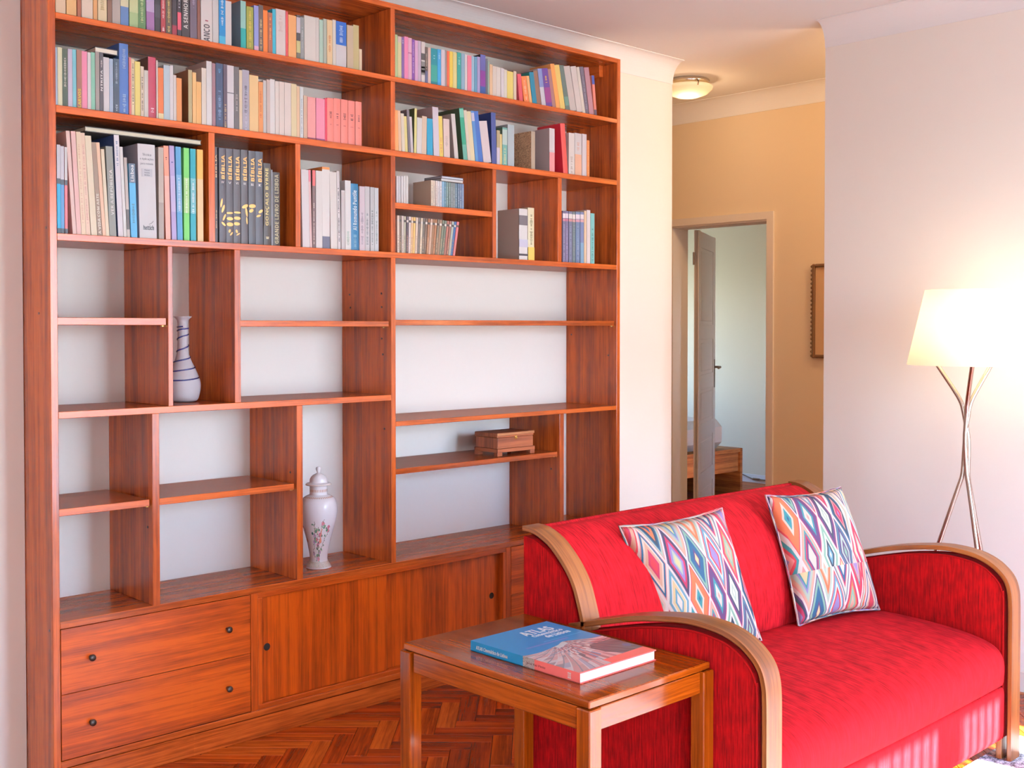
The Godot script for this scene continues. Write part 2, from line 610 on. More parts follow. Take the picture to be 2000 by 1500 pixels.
func build_hall_and_bedroom():
	var za := -1.117
	var zb := -0.311
	var top := 2.365
	var x0 := HALL_X
	var x1 := HALL_X + 0.17
	wall_part("wall_hall", [[x0, x1, 0, CEIL, -2.35, za], [x0, x1, 0, CEIL, zb, 3.6], [x0, x1, top, CEIL, za, zb]], M.hall)
	wall_part("wall_hall_north", [[3.6, x0, 0, CEIL, -2.35, -2.2], [3.6, 3.77, 0, CEIL, -2.2, -0.6]], M.hall)
	wall_part("wall_hall_south", [[3.77, x0, 0, CEIL, 3.5, 3.6]], M.hall)
	# door lining and casing
	wall_part("trim_5", [
		[x0 - 0.016, x0, 0, top + 0.05, zb, zb + 0.05], [x0 - 0.016, x0, 0, top + 0.05, za - 0.05, za], [x0 - 0.016, x0, top, top + 0.05, za, zb],
		[x0, x1 + 0.004, 0, top, za, za + 0.012], [x0, x1 + 0.004, 0, top, zb - 0.012, zb], [x0, x1 + 0.004, top - 0.012, top, za + 0.012, zb - 0.012]], M.trim)
	# bedroom shell, with windows of its own
	var bz := -5.0
	wall_part("wall_bedroom_far", [[8.65, 8.8, 0, CEIL, bz, 0.4]], M.bed_wall)
	wall_part("wall_bedroom_left", [[x1, 7.0, 0, CEIL, bz - 0.15, bz], [8.0, 8.8, 0, CEIL, bz - 0.15, bz], [7.0, 8.0, 0, 0.95, bz - 0.15, bz], [7.0, 8.0, 2.25, CEIL, bz - 0.15, bz]], M.bed_wall)
	wall_part("wall_bedroom_right", [[x1, 6.9, 0, CEIL, 0.25, 0.4], [7.35, 8.8, 0, CEIL, 0.25, 0.4], [6.9, 7.35, 0, 1.1, 0.25, 0.4], [6.9, 7.35, 2.0, CEIL, 0.25, 0.4]], M.bed_wall)
	wall_part("wall_bedroom_near", [[x1, x1 + 0.004, 0, CEIL, bz, -2.35]], M.bed_wall)
	wall_part("window_3", [[7.47, 7.53, 0.95, 2.25, bz - 0.1, bz - 0.05], [6.9, 7.35, 1.1, 1.15, 0.3, 0.35]], M.trim_white)
	wall_part("ceiling_bedroom", [[x1, 8.8, CEIL, CEIL + 0.12, bz - 0.15, 0.4]], M.ceiling)
	wall_part("baseboard_bedroom", [[8.634, 8.65, 0, 0.085, bz, 0.25]], M.trim_white)
	wall_part("floor_hall", [[3.6, 8.8, -0.1, -0.001, -5.15, 3.6]], M.wood_floor_far)

	# the bedroom door, swung open into the bedroom
	var door := Node3D.new()
	door.name = "door_1"
	add_child(door)
	door.position = v3(5.06, 0, -1.062)
	door.rotation.y = deg_to_rad(27.5)
	door.set_meta("kind", "structure")
	var st := begin()
	cbox(st, v3(0, 0.008, 0.006), v3(0.78, 2.35, 0.029), 0.001)
	for r in [[0.0, 0.1], [0.68, 0.78]]:
		cbox(st, v3(r[0], 0.008, 0), v3(r[1], 2.35, 0.035), 0.002)
	for y in [0.008, 0.47, 0.83, 1.19, 1.56, 2.23]:
		cbox(st, v3(0.1, y, 0), v3(0.68, y + (0.16 if y < 0.1 else 0.11), 0.035), 0.002)
	put("leaf", st, M.trim, door)
	for y in [0.168, 0.58, 0.94, 1.3, 1.67]:
		st = begin()
		var hh: float = {0.168: 0.302, 0.58: 0.25, 0.94: 0.25, 1.3: 0.26, 1.67: 0.56}[y]
		cbox(st, v3(0.125, y + 0.025, 0.024), v3(0.655, y + hh - 0.025, 0.033), 0.006)
		put("panel", st, M.trim, door)
	st = begin()
	cbox(st, v3(0.715, 1.18, 0.035), v3(0.755, 1.40, 0.039), 0.001)
	put("escutcheon", st, M.steel, door)
	st = begin()
	tube(st, PackedVector3Array([v3(0.735, 1.34, 0.037), v3(0.735, 1.34, 0.075), v3(0.72, 1.34, 0.083), v3(0.63, 1.335, 0.083)]), 0.009, 10)
	put("handle", st, M.steel, door)
	st = begin()
	tube(st, PackedVector3Array([v3(0.735, 1.34, -0.002), v3(0.735, 1.34, -0.05), v3(0.75, 1.34, -0.058), v3(0.82, 1.335, -0.058)]), 0.009, 10)
	put("handle", st, M.steel, door)
	for y in [0.25, 2.1]:
		st = begin()
		tube(st, PackedVector3Array([v3(-0.012, y, 0.0), v3(-0.012, y + 0.09, 0.0)]), 0.008, 10)
		cbox(st, v3(-0.03, y, 0.0), v3(0.03, y + 0.09, 0.002))
		put("hinge", st, M.steel, door)

	# bed
	var bed := thing("bed", "low wooden bed base with a drawer, seen through the open bedroom door", "bed", v3(7.59, 0, -2.4))
	board("side_panel", bed, M.wood_bed, -0.035, 0, 0, 0.49, -1.9, 0, 2)
	board("side_panel", bed, M.wood_bed, -1.6, -1.565, 0, 0.49, -1.9, 0, 2)
	board("top_rail", bed, M.wood_bed, -1.565, -0.035, 0.455, 0.49, -1.9, 0, 0)
	board("drawer_front", bed, M.wood_bed, -1.56, -0.04, 0.27, 0.45, -0.05, -0.02, 0)
	board("back_board", bed, M.wood_bed, -1.565, -0.035, 0, 0.455, -1.9, -1.87, 0)
	st = begin()
	var mt := []
	cbox(st, v3(6.05, 0.491, -4.2), v3(7.42, 0.775, -2.47), 0.07, 0)
	var ms := put("mattress", st, M.linen, self)
	ms.set_meta("label", "pale mattress in a fitted sheet on the low wooden bed base")
	ms.set_meta("category", "mattress")
	# cable along the bedroom skirting
	st = begin()
	tube(st, PackedVector3Array([v3(8.62, 0.1, -3.9), v3(8.622, 0.098, -3.3), v3(8.622, 0.085, -3.15), v3(8.622, 0.04, -2.99), v3(8.622, 0.04, -2.6)]), 0.006, 8)
	var cable := thing("cable", "thin cable drooping along the white bedroom skirting beside the bed", "cable", Vector3.ZERO)
	put("lead", st, M.steel, cable)
	st = begin()
	cbox(st, v3(8.61, 0.03, -2.99), v3(8.634, 0.052, -2.9), 0.006, 2)
	put("plug", st, M.steel, cable)

	# framed picture on the hall wall
	var pic := thing("framed_picture", "picture in a dark carved wooden frame hanging on the hall wall", "picture", v3(HALL_X, 1.453, 0.033))
	var brown := mat(Color("6e4a28"), 0.45)
	board("frame_rail", pic, brown, -0.025, -0.001, 0, 0.601, 0, 0.022, 1, 0.006)
	board("frame_rail", pic, brown, -0.025, -0.001, 0, 0.601, 0.438, 0.46, 1, 0.006)
	board("frame_rail", pic, brown, -0.025, -0.001, 0.579, 0.601, 0.022, 0.438, 2, 0.006)
	board("frame_rail", pic, brown, -0.025, -0.001, 0, 0.022, 0.022, 0.438, 2, 0.006)
	st = begin()
	cbox(st, v3(-0.012, 0.02, 0.02), v3(-0.002, 0.581, 0.44))
	put("canvas", st, mat(Color("d2a878"), 0.8), pic)
	st = begin()
	for i in 22:
		lathe(st, PackedVector2Array([Vector2(0.001, -0.009), Vector2(0.008, -0.004), Vector2(0.008, 0.004), Vector2(0.001, 0.009)]), 8, v3(-0.014, 0.014 + i * 0.0272, -0.004))
	var beads := put("carved_beading", st, mat(Color("8a6844"), 0.5), pic)
	beads.set_meta("kind", "stuff")


# ------------------------------------------------------------------ herringbone parquet

func build_floor():
	var st := begin()
	cbox(st, v3(LEFT_X - 0.1, -0.1, -0.6), v3(3.77, -0.013, FRONT_Z + 0.1))
	var fl := structure("floor", st, mat(Color("4a2412"), 0.7))
	var W := 0.08
	var k := 4
	var L := W * k
	var e1 := v3(sqrt(0.5), 0, sqrt(0.5))
	var e2 := v3(sqrt(0.5), 0, -sqrt(0.5))
	var variants := []
	for lay in 2:
		var row := []
		for t in 6:
			var s := begin()
			var hx := (L if lay == 0 else W) / 2 - 0.0006
			var hz := (W if lay == 0 else L) / 2 - 0.0006
			cbox(s, v3(-hx, -0.0125, -hz), v3(hx, 0, hz), 0.0012, 0 if lay == 0 else 2, jitter())
			s.generate_normals()
			var mesh := s.commit()
			mesh.surface_set_material(0, M.parquet[t])
			row.append(mesh)
		variants.append(row)
	var rest := []
	for t in 6:
		rest.append(begin())
	var turn := Basis(v3(sqrt(0.5), 0, sqrt(0.5)), Vector3.UP, v3(-sqrt(0.5), 0, sqrt(0.5)))
	var n := 0
	var local := RandomNumberGenerator.new()
	local.seed = 3
	for r in range(-70, 130):
		for mcol in range(-22, 22):
			for lay in 2:
				var px := r * W + mcol * 2.0 * L
				var py := r * W
				var c: Vector2
				if lay == 0:
					c = Vector2(px + L / 2, py + W / 2)
				else:
					c = Vector2(px + L + W / 2, py + W - L / 2)
				var p := e1 * c.x + e2 * c.y
				if p.x < LEFT_X + 0.1 or p.x > 3.7 or p.z < -0.24 or p.z > FRONT_Z - 0.1:
					continue
				if p.x > RIGHT_X and p.z > 0.8:
					continue
				var t := local.randi() % 6
				var dy := local.randf() * -0.0006
				var near_desk: bool = p.x > -0.25 and p.x < 1.55 and p.z > 0.0 and p.z < 1.7
				var near_lamp: bool = p.x > 2.75 and p.z > 1.2 and p.z < 2.3
				if (near_desk or near_lamp) and n < 290:
					n += 1
					var o := MeshInstance3D.new()
					o.mesh = variants[lay][t]
					o.name = uname("parquet_block", fl)
					fl.add_child(o, true)
					o.transform = Transform3D(turn, p + v3(0, dy, 0))
				else:
					rest[t].append_from(variants[lay][t], 0, Transform3D(turn, p + v3(0, dy, 0)))
	for t in 6:
		var o := MeshInstance3D.new()
		o.mesh = rest[t].commit()
		o.mesh.surface_set_material(0, M.parquet[t])
		o.name = uname("parquet", fl)
		fl.add_child(o, true)
		o.set_meta("kind", "stuff")
	# rug under the front of the sofa
	var d := PackedByteArray()
	d.resize(256 * 256 * 3)
	var a := noise_field(256, 256, 0.06, 71)
	var b := noise_field(256, 256, 0.25, 72)
	for i in 256 * 256:
		var v := 0.68 + (a[i] - 128.0) * 0.0035 + (b[i] - 128.0) * 0.0035
		set_rgb(d, i * 3, Color(v, v * 1.01, v * 1.04))
	var rm := mat(Color.WHITE, 0.95)
	rm.albedo_texture = image_tex(256, 256, d)
	rm.uv1_scale = v3(2.2, 2.2, 1)
	st = begin()
	cbox(st, v3(-0.4, 0.0, 2.1), v3(3.04, 0.009, 4.4), 0.003, 0)
	var rug := put("rug", st, rm, self)
	rug.set_meta("label", "mottled grey rug on the parquet under the front of the red sofa")
	rug.set_meta("category", "rug")


# ------------------------------------------------------------------ bookcase

func build_bookcase():
	var bc := thing("bookcase", "large built-in mahogany bookcase with open shelves above drawers and sliding doors", "bookcase", Vector3.ZERO)
	var B := NICHE
	var w: Material = M.wood
	board("side_panel", bc, w, 0.0, 0.026, 0, 3.068, B, 0, 1)
	board("side_panel", bc, w, 2.998, 3.024, 0, 3.068, B, 0, 1)
	board("top_board", bc, w, 0.026, 2.998, 3.045, 3.068, B, 0, 0)
	for s in [["A", 2.728, 2.75], ["B", 2.401, 2.428], ["C", 1.955, 1.98]]:
		board("shelf", bc, w, 0.026, 2.998, s[1], s[2], B, -0.0005, 0)
	board("post", bc, w, 1.495, 1.52, 2.75, 3.045, B, 0, 1)
	board("post", bc, w, 1.495, 1.52, 2.428, 2.728, B, 0, 1)
	board("post", bc, w, 1.495, 1.52, 1.98, 2.401, B, 0, 1)
	board("post", bc, w, 1.495, 1.52, 0.61, 1.955, B, 0, 1)
	# third row: uprights and the small disc shelf
	for u in [[0.614, 0.641], [1.006, 1.03], [2.103, 2.127], [2.549, 2.577]]:
		board("divider", bc, w, u[0], u[1], 1.98, 2.401, B, -0.001, 1)
	board("shelf", bc, w, 1.52, 2.103, 2.174, 2.2, B, -0.004, 0)
	# middle rows
	board("shelf", bc, w, 0.026, 1.495, 1.328, 1.353, B, -0.0005, 0)
	for u in [[0.442, 0.462], [0.723, 0.75]]:
		board("divider", bc, w, u[0], u[1], 1.353, 1.955, B, -0.001, 1)
	board("shelf", bc, w, 0.026, 0.437, 1.658, 1.685, B, -0.006, 0)
	board("shelf", bc, w, 0.751, 1.487, 1.653, 1.677, B, -0.006, 0)
	board("shelf", bc, w, 1.521, 2.985, 1.659, 1.683, B, -0.006, 0)
	for u in [[0.375, 0.404], [1.007, 1.036]]:
		board("divider", bc, w, u[0], u[1], 0.61, 1.328, B, -0.001, 1)
	board("divider", bc, w, 2.563, 2.595, 0.61, 1.212, B, -0.001, 1)
	board("shelf", bc, w, 1.52, 2.998, 1.212, 1.234, B, -0.001, 0)
	board("shelf", bc, w, 1.521, 2.552, 0.998, 1.022, B, -0.006, 0)
	board("shelf", bc, w, 0.026, 0.366, 0.983, 1.009, B, -0.006, 0)
	board("shelf", bc, w, 0.405, 0.997, 0.983, 1.008, B, -0.006, 0)
	# battens under the top board
	board("batten", bc, w, 0.026, 1.495, 2.985, 3.045, B, B + 0.03, 0)
	board("batten", bc, w, 2.968, 2.998, 2.985, 3.045, B + 0.05, -0.1, 2)
	# little shelf pegs
	var st := begin()
	for p in [[0.441, 1.652, -0.03], [1.494, 1.647, -0.04], [2.997, 1.653, -0.03], [0.374, 0.977, -0.03], [1.006, 0.977, -0.03], [2.562, 0.992, -0.03], [1.494, 1.322, -0.12]]:
		cbox(st, v3(p[0] - 0.012, p[1], p[2] - 0.006), v3(p[0], p[1] + 0.006, p[2] + 0.006), 0.001)
	put("shelf_pegs", st, M.brass, bc).set_meta("kind", "stuff")
	st = begin()
	for p in [[1.494, 1.8, -0.07], [1.494, 1.74, -0.068], [1.494, 1.8, -0.31], [1.494, 1.74, -0.305], [1.494, 1.6, -0.068], [1.494, 1.53, -0.06], [2.997, 1.61, -0.33], [2.997, 1.5, -0.06], [0.374, 0.9, -0.04], [2.562, 0.93, -0.06], [1.494, 1.2, -0.05], [1.006, 1.05, -0.05], [-0.0001, 2.0, -0.03], [-0.0001, 1.7, -0.1], [-0.0001, 0.58, -0.03]]:
		tube(st, PackedVector3Array([v3(p[0] + 0.002, p[1], p[2]), v3(p[0] - 0.0006, p[1], p[2])]), 0.0045, 8)
	put("peg_holes", st, M.black, bc).set_meta("kind", "stuff")

	# the base cupboard
	board("base_top", bc, w, 0.026, 2.998, 0.585, 0.61, B, 0, 0)
	board("base_bottom", bc, w, 0.026, 2.998, 0.088, 0.113, B, 0, 0)
	board("plinth", bc, w, 0.0265, 2.9975, 0.0, 0.084, B, -0.004, 0)
	for u in [[0.7895, 0.8225], [2.19, 2.222]]:
		board("stile", bc, M.wood_drawer, u[0], u[1], 0.113, 0.585, B, 0, 1)
	for side in [[0.029, 0.787], [2.225, 2.995]]:
		for y in [[0.116, 0.3485], [0.3505, 0.582]]:
			var dr := board("drawer", bc, M.wood_drawer, side[0], side[1], y[0], y[1], -0.022, -0.001, 0, 0.001)
			for x in [side[0] + 0.106, side[1] - 0.103]:
				st = begin()
				lathe(st, PackedVector2Array([Vector2(0.0, 0.0), Vector2(0.007, 0.0), Vector2(0.006, 0.008), Vector2(0.0115, 0.014), Vector2(0.0125, 0.019), Vector2(0.011, 0.023), Vector2(0.0, 0.0245)]), 20)
				var kn := put("knob", st, M.knob, dr)
				kn.position = v3(x, (y[0] + y[1]) / 2, -0.001)
				kn.rotation.x = PI / 2
	# sliding doors in their frame
	st = begin()
	cbox(st, v3(0.8225, 0.563, -0.05), v3(2.19, 0.585, -0.001), 0.0015, 0)
	put("top_rail", st, M.wood_drawer, bc)
	st = begin()
	cbox(st, v3(0.8225, 0.113, -0.05), v3(2.19, 0.134, -0.001), 0.0015, 0)
	put("bottom_rail", st, M.wood_drawer, bc)
	st = begin()
	cbox(st, v3(0.8225, 0.134, -0.05), v3(0.842, 0.563, -0.001), 0.0015, 1)
	put("frame_strip", st, M.wood_drawer, bc)
	st = begin()
	cbox(st, v3(2.172, 0.134, -0.05), v3(2.19, 0.563, -0.001), 0.0015, 1)
	put("frame_strip", st, M.wood_drawer, bc)
	for q in [[0.843, 1.478, -0.03, -0.014, 0.87], [1.43, 2.171, -0.05, -0.034, 2.125]]:
		var dr := board("sliding_door", bc, M.wood_door, q[0], q[1], 0.135, 0.562, q[2], q[3], 1, 0.001)
		st = begin()
		tube(st, PackedVector3Array([v3(q[4], 0.357, q[3] - 0.004), v3(q[4], 0.357, q[3] + 0.0006)]), 0.015, 20)
		put("finger_hole", st, M.black, dr)
	board("cupboard_back", bc, w, 0.83, 2.18, 0.113, 0.585, B, B + 0.01, 0)


# ------------------------------------------------------------------ sofa

# upholstery: a profile in (z, y) run from x0 to x1, its ends rolled over; crown lifts the middle
func upholster(st: SurfaceTool, prof: PackedVector2Array, x0: float, x1: float, roll: float, crown: float, crown_from := -1.0):
	var xs := [[x0, roll], [x0 + roll * 0.3, roll * 0.3], [x0 + roll, 0.0]]
	var n := 10
	for i in range(1, n):
		xs.append([lerpf(x0 + roll, x1 - roll, float(i) / n), 0.0])
	xs.append_array([[x1 - roll, 0.0], [x1 - roll * 0.3, roll * 0.3], [x1, roll]])
	var rows := []
	for e in xs:
		var row := []
		var t: float = (e[0] - x0) / (x1 - x0)
		var lift: float = crown * sin(PI * t)
		for i in prof.size():
			var d := (prof[mini(i + 1, prof.size() - 1)] - prof[maxi(i - 1, 0)]).normalized()
			var nrm := Vector2(-d.y, d.x)
			var p: Vector2 = prof[i] - nrm * e[1]
			var k := sin(PI * float(i) / (prof.size() - 1))
			p += nrm * lift * k
			row.append(v3(e[0], p.y, p.x))
		rows.append(row)
	st.set_smooth_group(1)
	var s := 0.0
	for i in prof.size() - 1:
		var l := (prof[i + 1] - prof[i]).length()
		var d := (prof[i + 1] - prof[i]).normalized()
		for j in xs.size() - 1:
			quad(st, rows[j][i], rows[j + 1][i], rows[j + 1][i + 1], rows[j][i + 1], Vector2(s, xs[j][0]), Vector2(s, xs[j + 1][0]), Vector2(s + l, xs[j + 1][0]), Vector2(s + l, xs[j][0]), v3(0, d.x, -d.y))
		s += l
	# end caps
	st.set_smooth_group(-1)
	for e in [0, xs.size() - 1]:
		var flat := PackedVector2Array()
		for p in rows[e]:
			flat.append(Vector2(p.z, p.y))
		var ids := Geometry2D.triangulate_polygon(flat)
		for i in range(0, ids.size(), 3):
			tri(st, rows[e][ids[i]], rows[e][ids[i + 1]], rows[e][ids[i + 2]], flat[ids[i]], flat[ids[i + 1]], flat[ids[i + 2]], v3(-1 if e == 0 else 1, 0, 0))


func pts(a: Array) -> PackedVector2Array:
	var p := PackedVector2Array()
	for e in a:
		p.append(Vector2(e[0], e[1]))
	return p


func build_sofa():
	var so := thing("sofa", "two-seat sofa in bright red velvet with bent wooden arm bands, in front of the bookcase", "sofa", Vector3.ZERO)
	var xl := [1.102, 1.179]
	var xr := [2.726, 2.803]
	var arm := smooth_line(pts([[1.45, 0.668], [1.507, 0.683], [1.592, 0.707], [1.663, 0.727], [1.731, 0.744], [1.82, 0.760], [1.905, 0.771], [1.969, 0.772], [2.049, 0.763], [2.107, 0.742], [2.145, 0.715], [2.168, 0.688], [2.180, 0.655], [2.185, 0.61], [2.186, 0.5], [2.186, 0.12], [2.186, 0.011]]), 3)
	var arm_in := pts([[1.5, 0.664], [1.592, 0.689], [1.686, 0.714], [1.798, 0.739], [1.905, 0.753], [1.972, 0.754], [2.045, 0.745], [2.095, 0.727], [2.13, 0.701], [2.152, 0.675], [2.164, 0.645], [2.168, 0.60], [2.168, 0.09], [1.49, 0.09]])
	var back := smooth_line(pts([[1.229, 0.959], [1.28, 0.955], [1.343, 0.928], [1.384, 0.896], [1.425, 0.854], [1.457, 0.807], [1.478, 0.753], [1.494, 0.70], [1.50, 0.66]]), 3)
	var back_in := pts([[1.231, 0.09], [1.231, 0.942], [1.278, 0.937], [1.335, 0.912], [1.372, 0.884], [1.411, 0.843], [1.441, 0.80], [1.461, 0.748], [1.477, 0.69], [1.488, 0.64], [1.488, 0.09]])
	for x in [xl, xr]:
		var st := begin()
		extrude(st, back_in, x[0] + 0.006, x[1] - 0.006)
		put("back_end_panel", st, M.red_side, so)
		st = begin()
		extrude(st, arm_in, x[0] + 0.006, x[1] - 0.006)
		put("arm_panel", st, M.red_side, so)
		st = begin()
		band(st, back, 0.018, x[0], x[1], -1.0 * WINDING)
		put("back_band", st, M.wood_sofa, so)
		st = begin()
		band(st, arm, 0.018, x[0], x[1], -1.0 * WINDING)
		put("arm_band", st, M.wood_sofa, so)
		# piping along the inside of the bands
		for s in [x[0] + 0.006, x[1] - 0.006]:
			st = begin()
			var p := PackedVector3Array()
			for q in smooth_line(arm_in.slice(0, 13), 2):
				p.append(v3(s, q.y, q.x))
			tube(st, p, 0.004, 6, false)
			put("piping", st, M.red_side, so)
		board("front_leg", so, M.wood_sofa, x[0] + 0.001, x[1] - 0.001, 0.0095, 0.2, 2.146, 2.1675, 1, 0.002)
		board("rear_leg", so, M.wood_sofa, x[0] + 0.008, x[1] - 0.008, 0.0, 0.09, 1.24, 1.29, 1, 0.002)
	var a := xl[1] as float
	var b := xr[0] as float
	var st := begin()
	upholster(st, smooth_line(pts([[1.231, 0.12], [1.231, 0.60], [1.232, 0.94], [1.245, 0.962], [1.29, 0.962], [1.35, 0.936], [1.395, 0.902], [1.437, 0.858], [1.468, 0.81], [1.489, 0.755], [1.507, 0.69], [1.519, 0.62], [1.524, 0.55], [1.52, 0.48], [1.50, 0.44]]), 3), a + 0.002, b - 0.002, 0.012, 0.004)
	put("backrest", st, M.red, so)
	st = begin()
	upholster(st, smooth_line(pts([[1.48, 0.30], [1.48, 0.37], [1.482, 0.44], [1.505, 0.475], [1.58, 0.490], [1.75, 0.494], [1.9, 0.488], [2.0, 0.479], [2.07, 0.468], [2.12, 0.455], [2.155, 0.437], [2.175, 0.412], [2.185, 0.375], [2.184, 0.33], [2.180, 0.306], [2.168, 0.2965], [2.1, 0.295], [1.8, 0.295], [1.5, 0.295]]), 3), a + 0.001, b - 0.006, 0.014, 0.012)
	put("seat_cushion", st, M.red, so)
	st = begin()
	upholster(st, smooth_line(pts([[1.48, 0.12], [1.48, 0.20], [1.48, 0.285], [1.52, 0.292], [1.8, 0.293], [2.1, 0.293], [2.16, 0.2925], [2.176, 0.2885], [2.182, 0.275], [2.183, 0.25], [2.183, 0.2], [2.182, 0.125], [2.176, 0.10], [2.155, 0.088], [2.0, 0.086], [1.5, 0.086]]), 3), a + 0.001, b - 0.006, 0.010, 0.0)
	put("seat_base", st, M.red, so)

const WINDING := 1.0


# ------------------------------------------------------------------ cushions

func diamond_texture() -> ImageTexture:
	var n := 768
	var d := PackedByteArray()
	d.resize(n * n * 3)
	var pal := []
	for h in ["f4dcc8", "d23c46", "3c9098", "5a3c6c", "f09c94", "6ca4b8", "f4d8a0", "b8ccb8", "9c8cc0", "e8784c", "24587c", "f8efe0", "b83058", "8cb8a0", "e4b498", "2c3c4c"]:
		pal.append(Color(h))
	var local := RandomNumberGenerator.new()
	local.seed = 9
	var cols := 5.3
	var rows := 1.65
	var schemes := {}
	for c in range(-1, 8):
		for r in range(-3, 8):
			var s := []
			for k in 6:
				s.append(pal[local.randi() % pal.size()])
			s[0] = [pal[0], pal[11], pal[4], pal[1], pal[12], pal[3]][local.randi() % 6]
			var wid := [0.13 + local.randf() * 0.05]
			for k in 4:
				wid.append(wid[k] + 0.10 + local.randf() * 0.13)
			schemes[Vector2i(c, r)] = [s, wid]
	for y in n:
		for x in n:
			var u := float(x) / n * cols
			var v := float(y) / n * rows
			# rhombi on a lattice: centres at (c, r) and (c + 1/2, r + 1/2), sheared a little so the columns lean
			var su := u
			var sv := v
			var best := 9.0
			var who := Vector2i()
			for oc in 2:
				for orr in 2:
					var c := floorf(su) + oc
					var r := floorf(sv) + orr
					var m := absf(su - c) * 2.0 + absf(sv - r) * 2.0
					if m < best:
						best = m
						who = Vector2i(int(c), int(r) * 2)
			var c2 := floorf(su) + 0.5
			var r2 := floorf(sv) + 0.5
			var m2 := absf(su - c2) * 2.0 + absf(sv - r2) * 2.0
			if m2 < best:
				best = m2
				who = Vector2i(int(floorf(su)), int(floorf(sv)) * 2 + 1)
			var e: float = 1.0 - best      # 0 at the edge, 1 at the centre
			var sc: Array = schemes.get(who, schemes[Vector2i(0, 0)])
			var k := 0
			for w in sc[1]:
				if e > w:
					k += 1
			var col: Color = sc[0][k]
			if e < 0.07:
				col = Color("f8ece2")
			set_rgb(d, (y * n + x) * 3, col)
	return image_tex(n, n, d)


func cushion(corners: Array, thick: float, m: Material, label: String):
	var bl: Vector3 = corners[0]
	var br: Vector3 = corners[1]
	var tr: Vector3 = corners[2]
	var tl: Vector3 = corners[3]
	var mid := (bl + br + tr + tl) / 4.0
	var nrm := ((br - bl) + (tr - tl)).cross((tl - bl) + (tr - br)).normalized()
	var o := thing("throw_cushion", label, "cushion", mid - v3(0, 0.24, 0), "patterned cushions on the red sofa")
	var n := 36
	var base := o.position
	var at := func(u: float, v: float, side: float) -> Vector3:
		var pu := u * 2.0 - 1.0
		var pv := v * 2.0 - 1.0
		# sides drawn in a little between the corners
		var uu := u - pu * 0.035 * (1.0 - pv * pv)
		var vv := v - pv * 0.035 * (1.0 - pu * pu)
		var p := bl.lerp(br, uu).lerp(tl.lerp(tr, uu), vv)
		var h := pow(maxf(0.0, (1.0 - pu * pu) * (1.0 - pv * pv)), 0.42)
		var wob := 0.004 * sin(u * 17.0 + v * 5.0) * sin(v * 13.0) * h
		return p + nrm * ((thick * 0.66 if side > 0.0 else thick * -0.24) * h + wob * side if side != 0.0 else 0.0) - base
	var st := begin(false)
	for side in [1.0, -1.0]:
		for i in n:
			for j in n:
				var u0 := float(i) / n
				var u1 := float(i + 1) / n
				var v0 := float(j) / n
				var v1 := float(j + 1) / n
				quad(st, at.call(u0, v0, side), at.call(u1, v0, side), at.call(u1, v1, side), at.call(u0, v1, side), Vector2(u0, 1 - v0), Vector2(u1, 1 - v0), Vector2(u1, 1 - v1), Vector2(u0, 1 - v1), nrm * side)
	put("cushion_cover", st, m, o)
	st = begin()
	var ring := PackedVector3Array()
	for e in 4:
		for i in 24:
			var t := i / 24.0
			var uv: Vector2 = [Vector2(t, 0), Vector2(1, t), Vector2(1 - t, 1), Vector2(0, 1 - t)][e]
			ring.append(at.call(uv.x, uv.y, 0.0))
	ring.append(ring[0])
	tube(st, ring, 0.005, 6, false)
	put("edge_seam", st, m, o)


func build_cushions():
	var m := mat(Color("cfc7c2"), 0.9)
	m.albedo_texture = diamond_texture()
	var tw := mat(Color("cfc7c2"), 0.9)
	tw.albedo_texture = m.albedo_texture
	tw.uv1_scale = v3(0.93, 0.93, 1)
	tw.uv1_offset = v3(0.31, 0.42, 0)
	M.cushion_seam = mat(Color("ecd0c8"), 0.85)
	cushion([v3(1.515, 0.502, 1.50), v3(1.955, 0.50, 1.612), v3(1.862, 0.985, 1.50), v3(1.42, 0.957, 1.388)], 0.14, m, "diamond-patterned cushion nearest the side table, leaning on the red backrest")
	cushion([v3(2.236, 0.50, 1.592), v3(2.695, 0.50, 1.68), v3(2.69, 0.982, 1.502), v3(2.232, 0.988, 1.442)], 0.14, tw, "diamond-patterned cushion nearest the floor lamp, standing by the far sofa arm")


# ------------------------------------------------------------------ side table and the large book on it

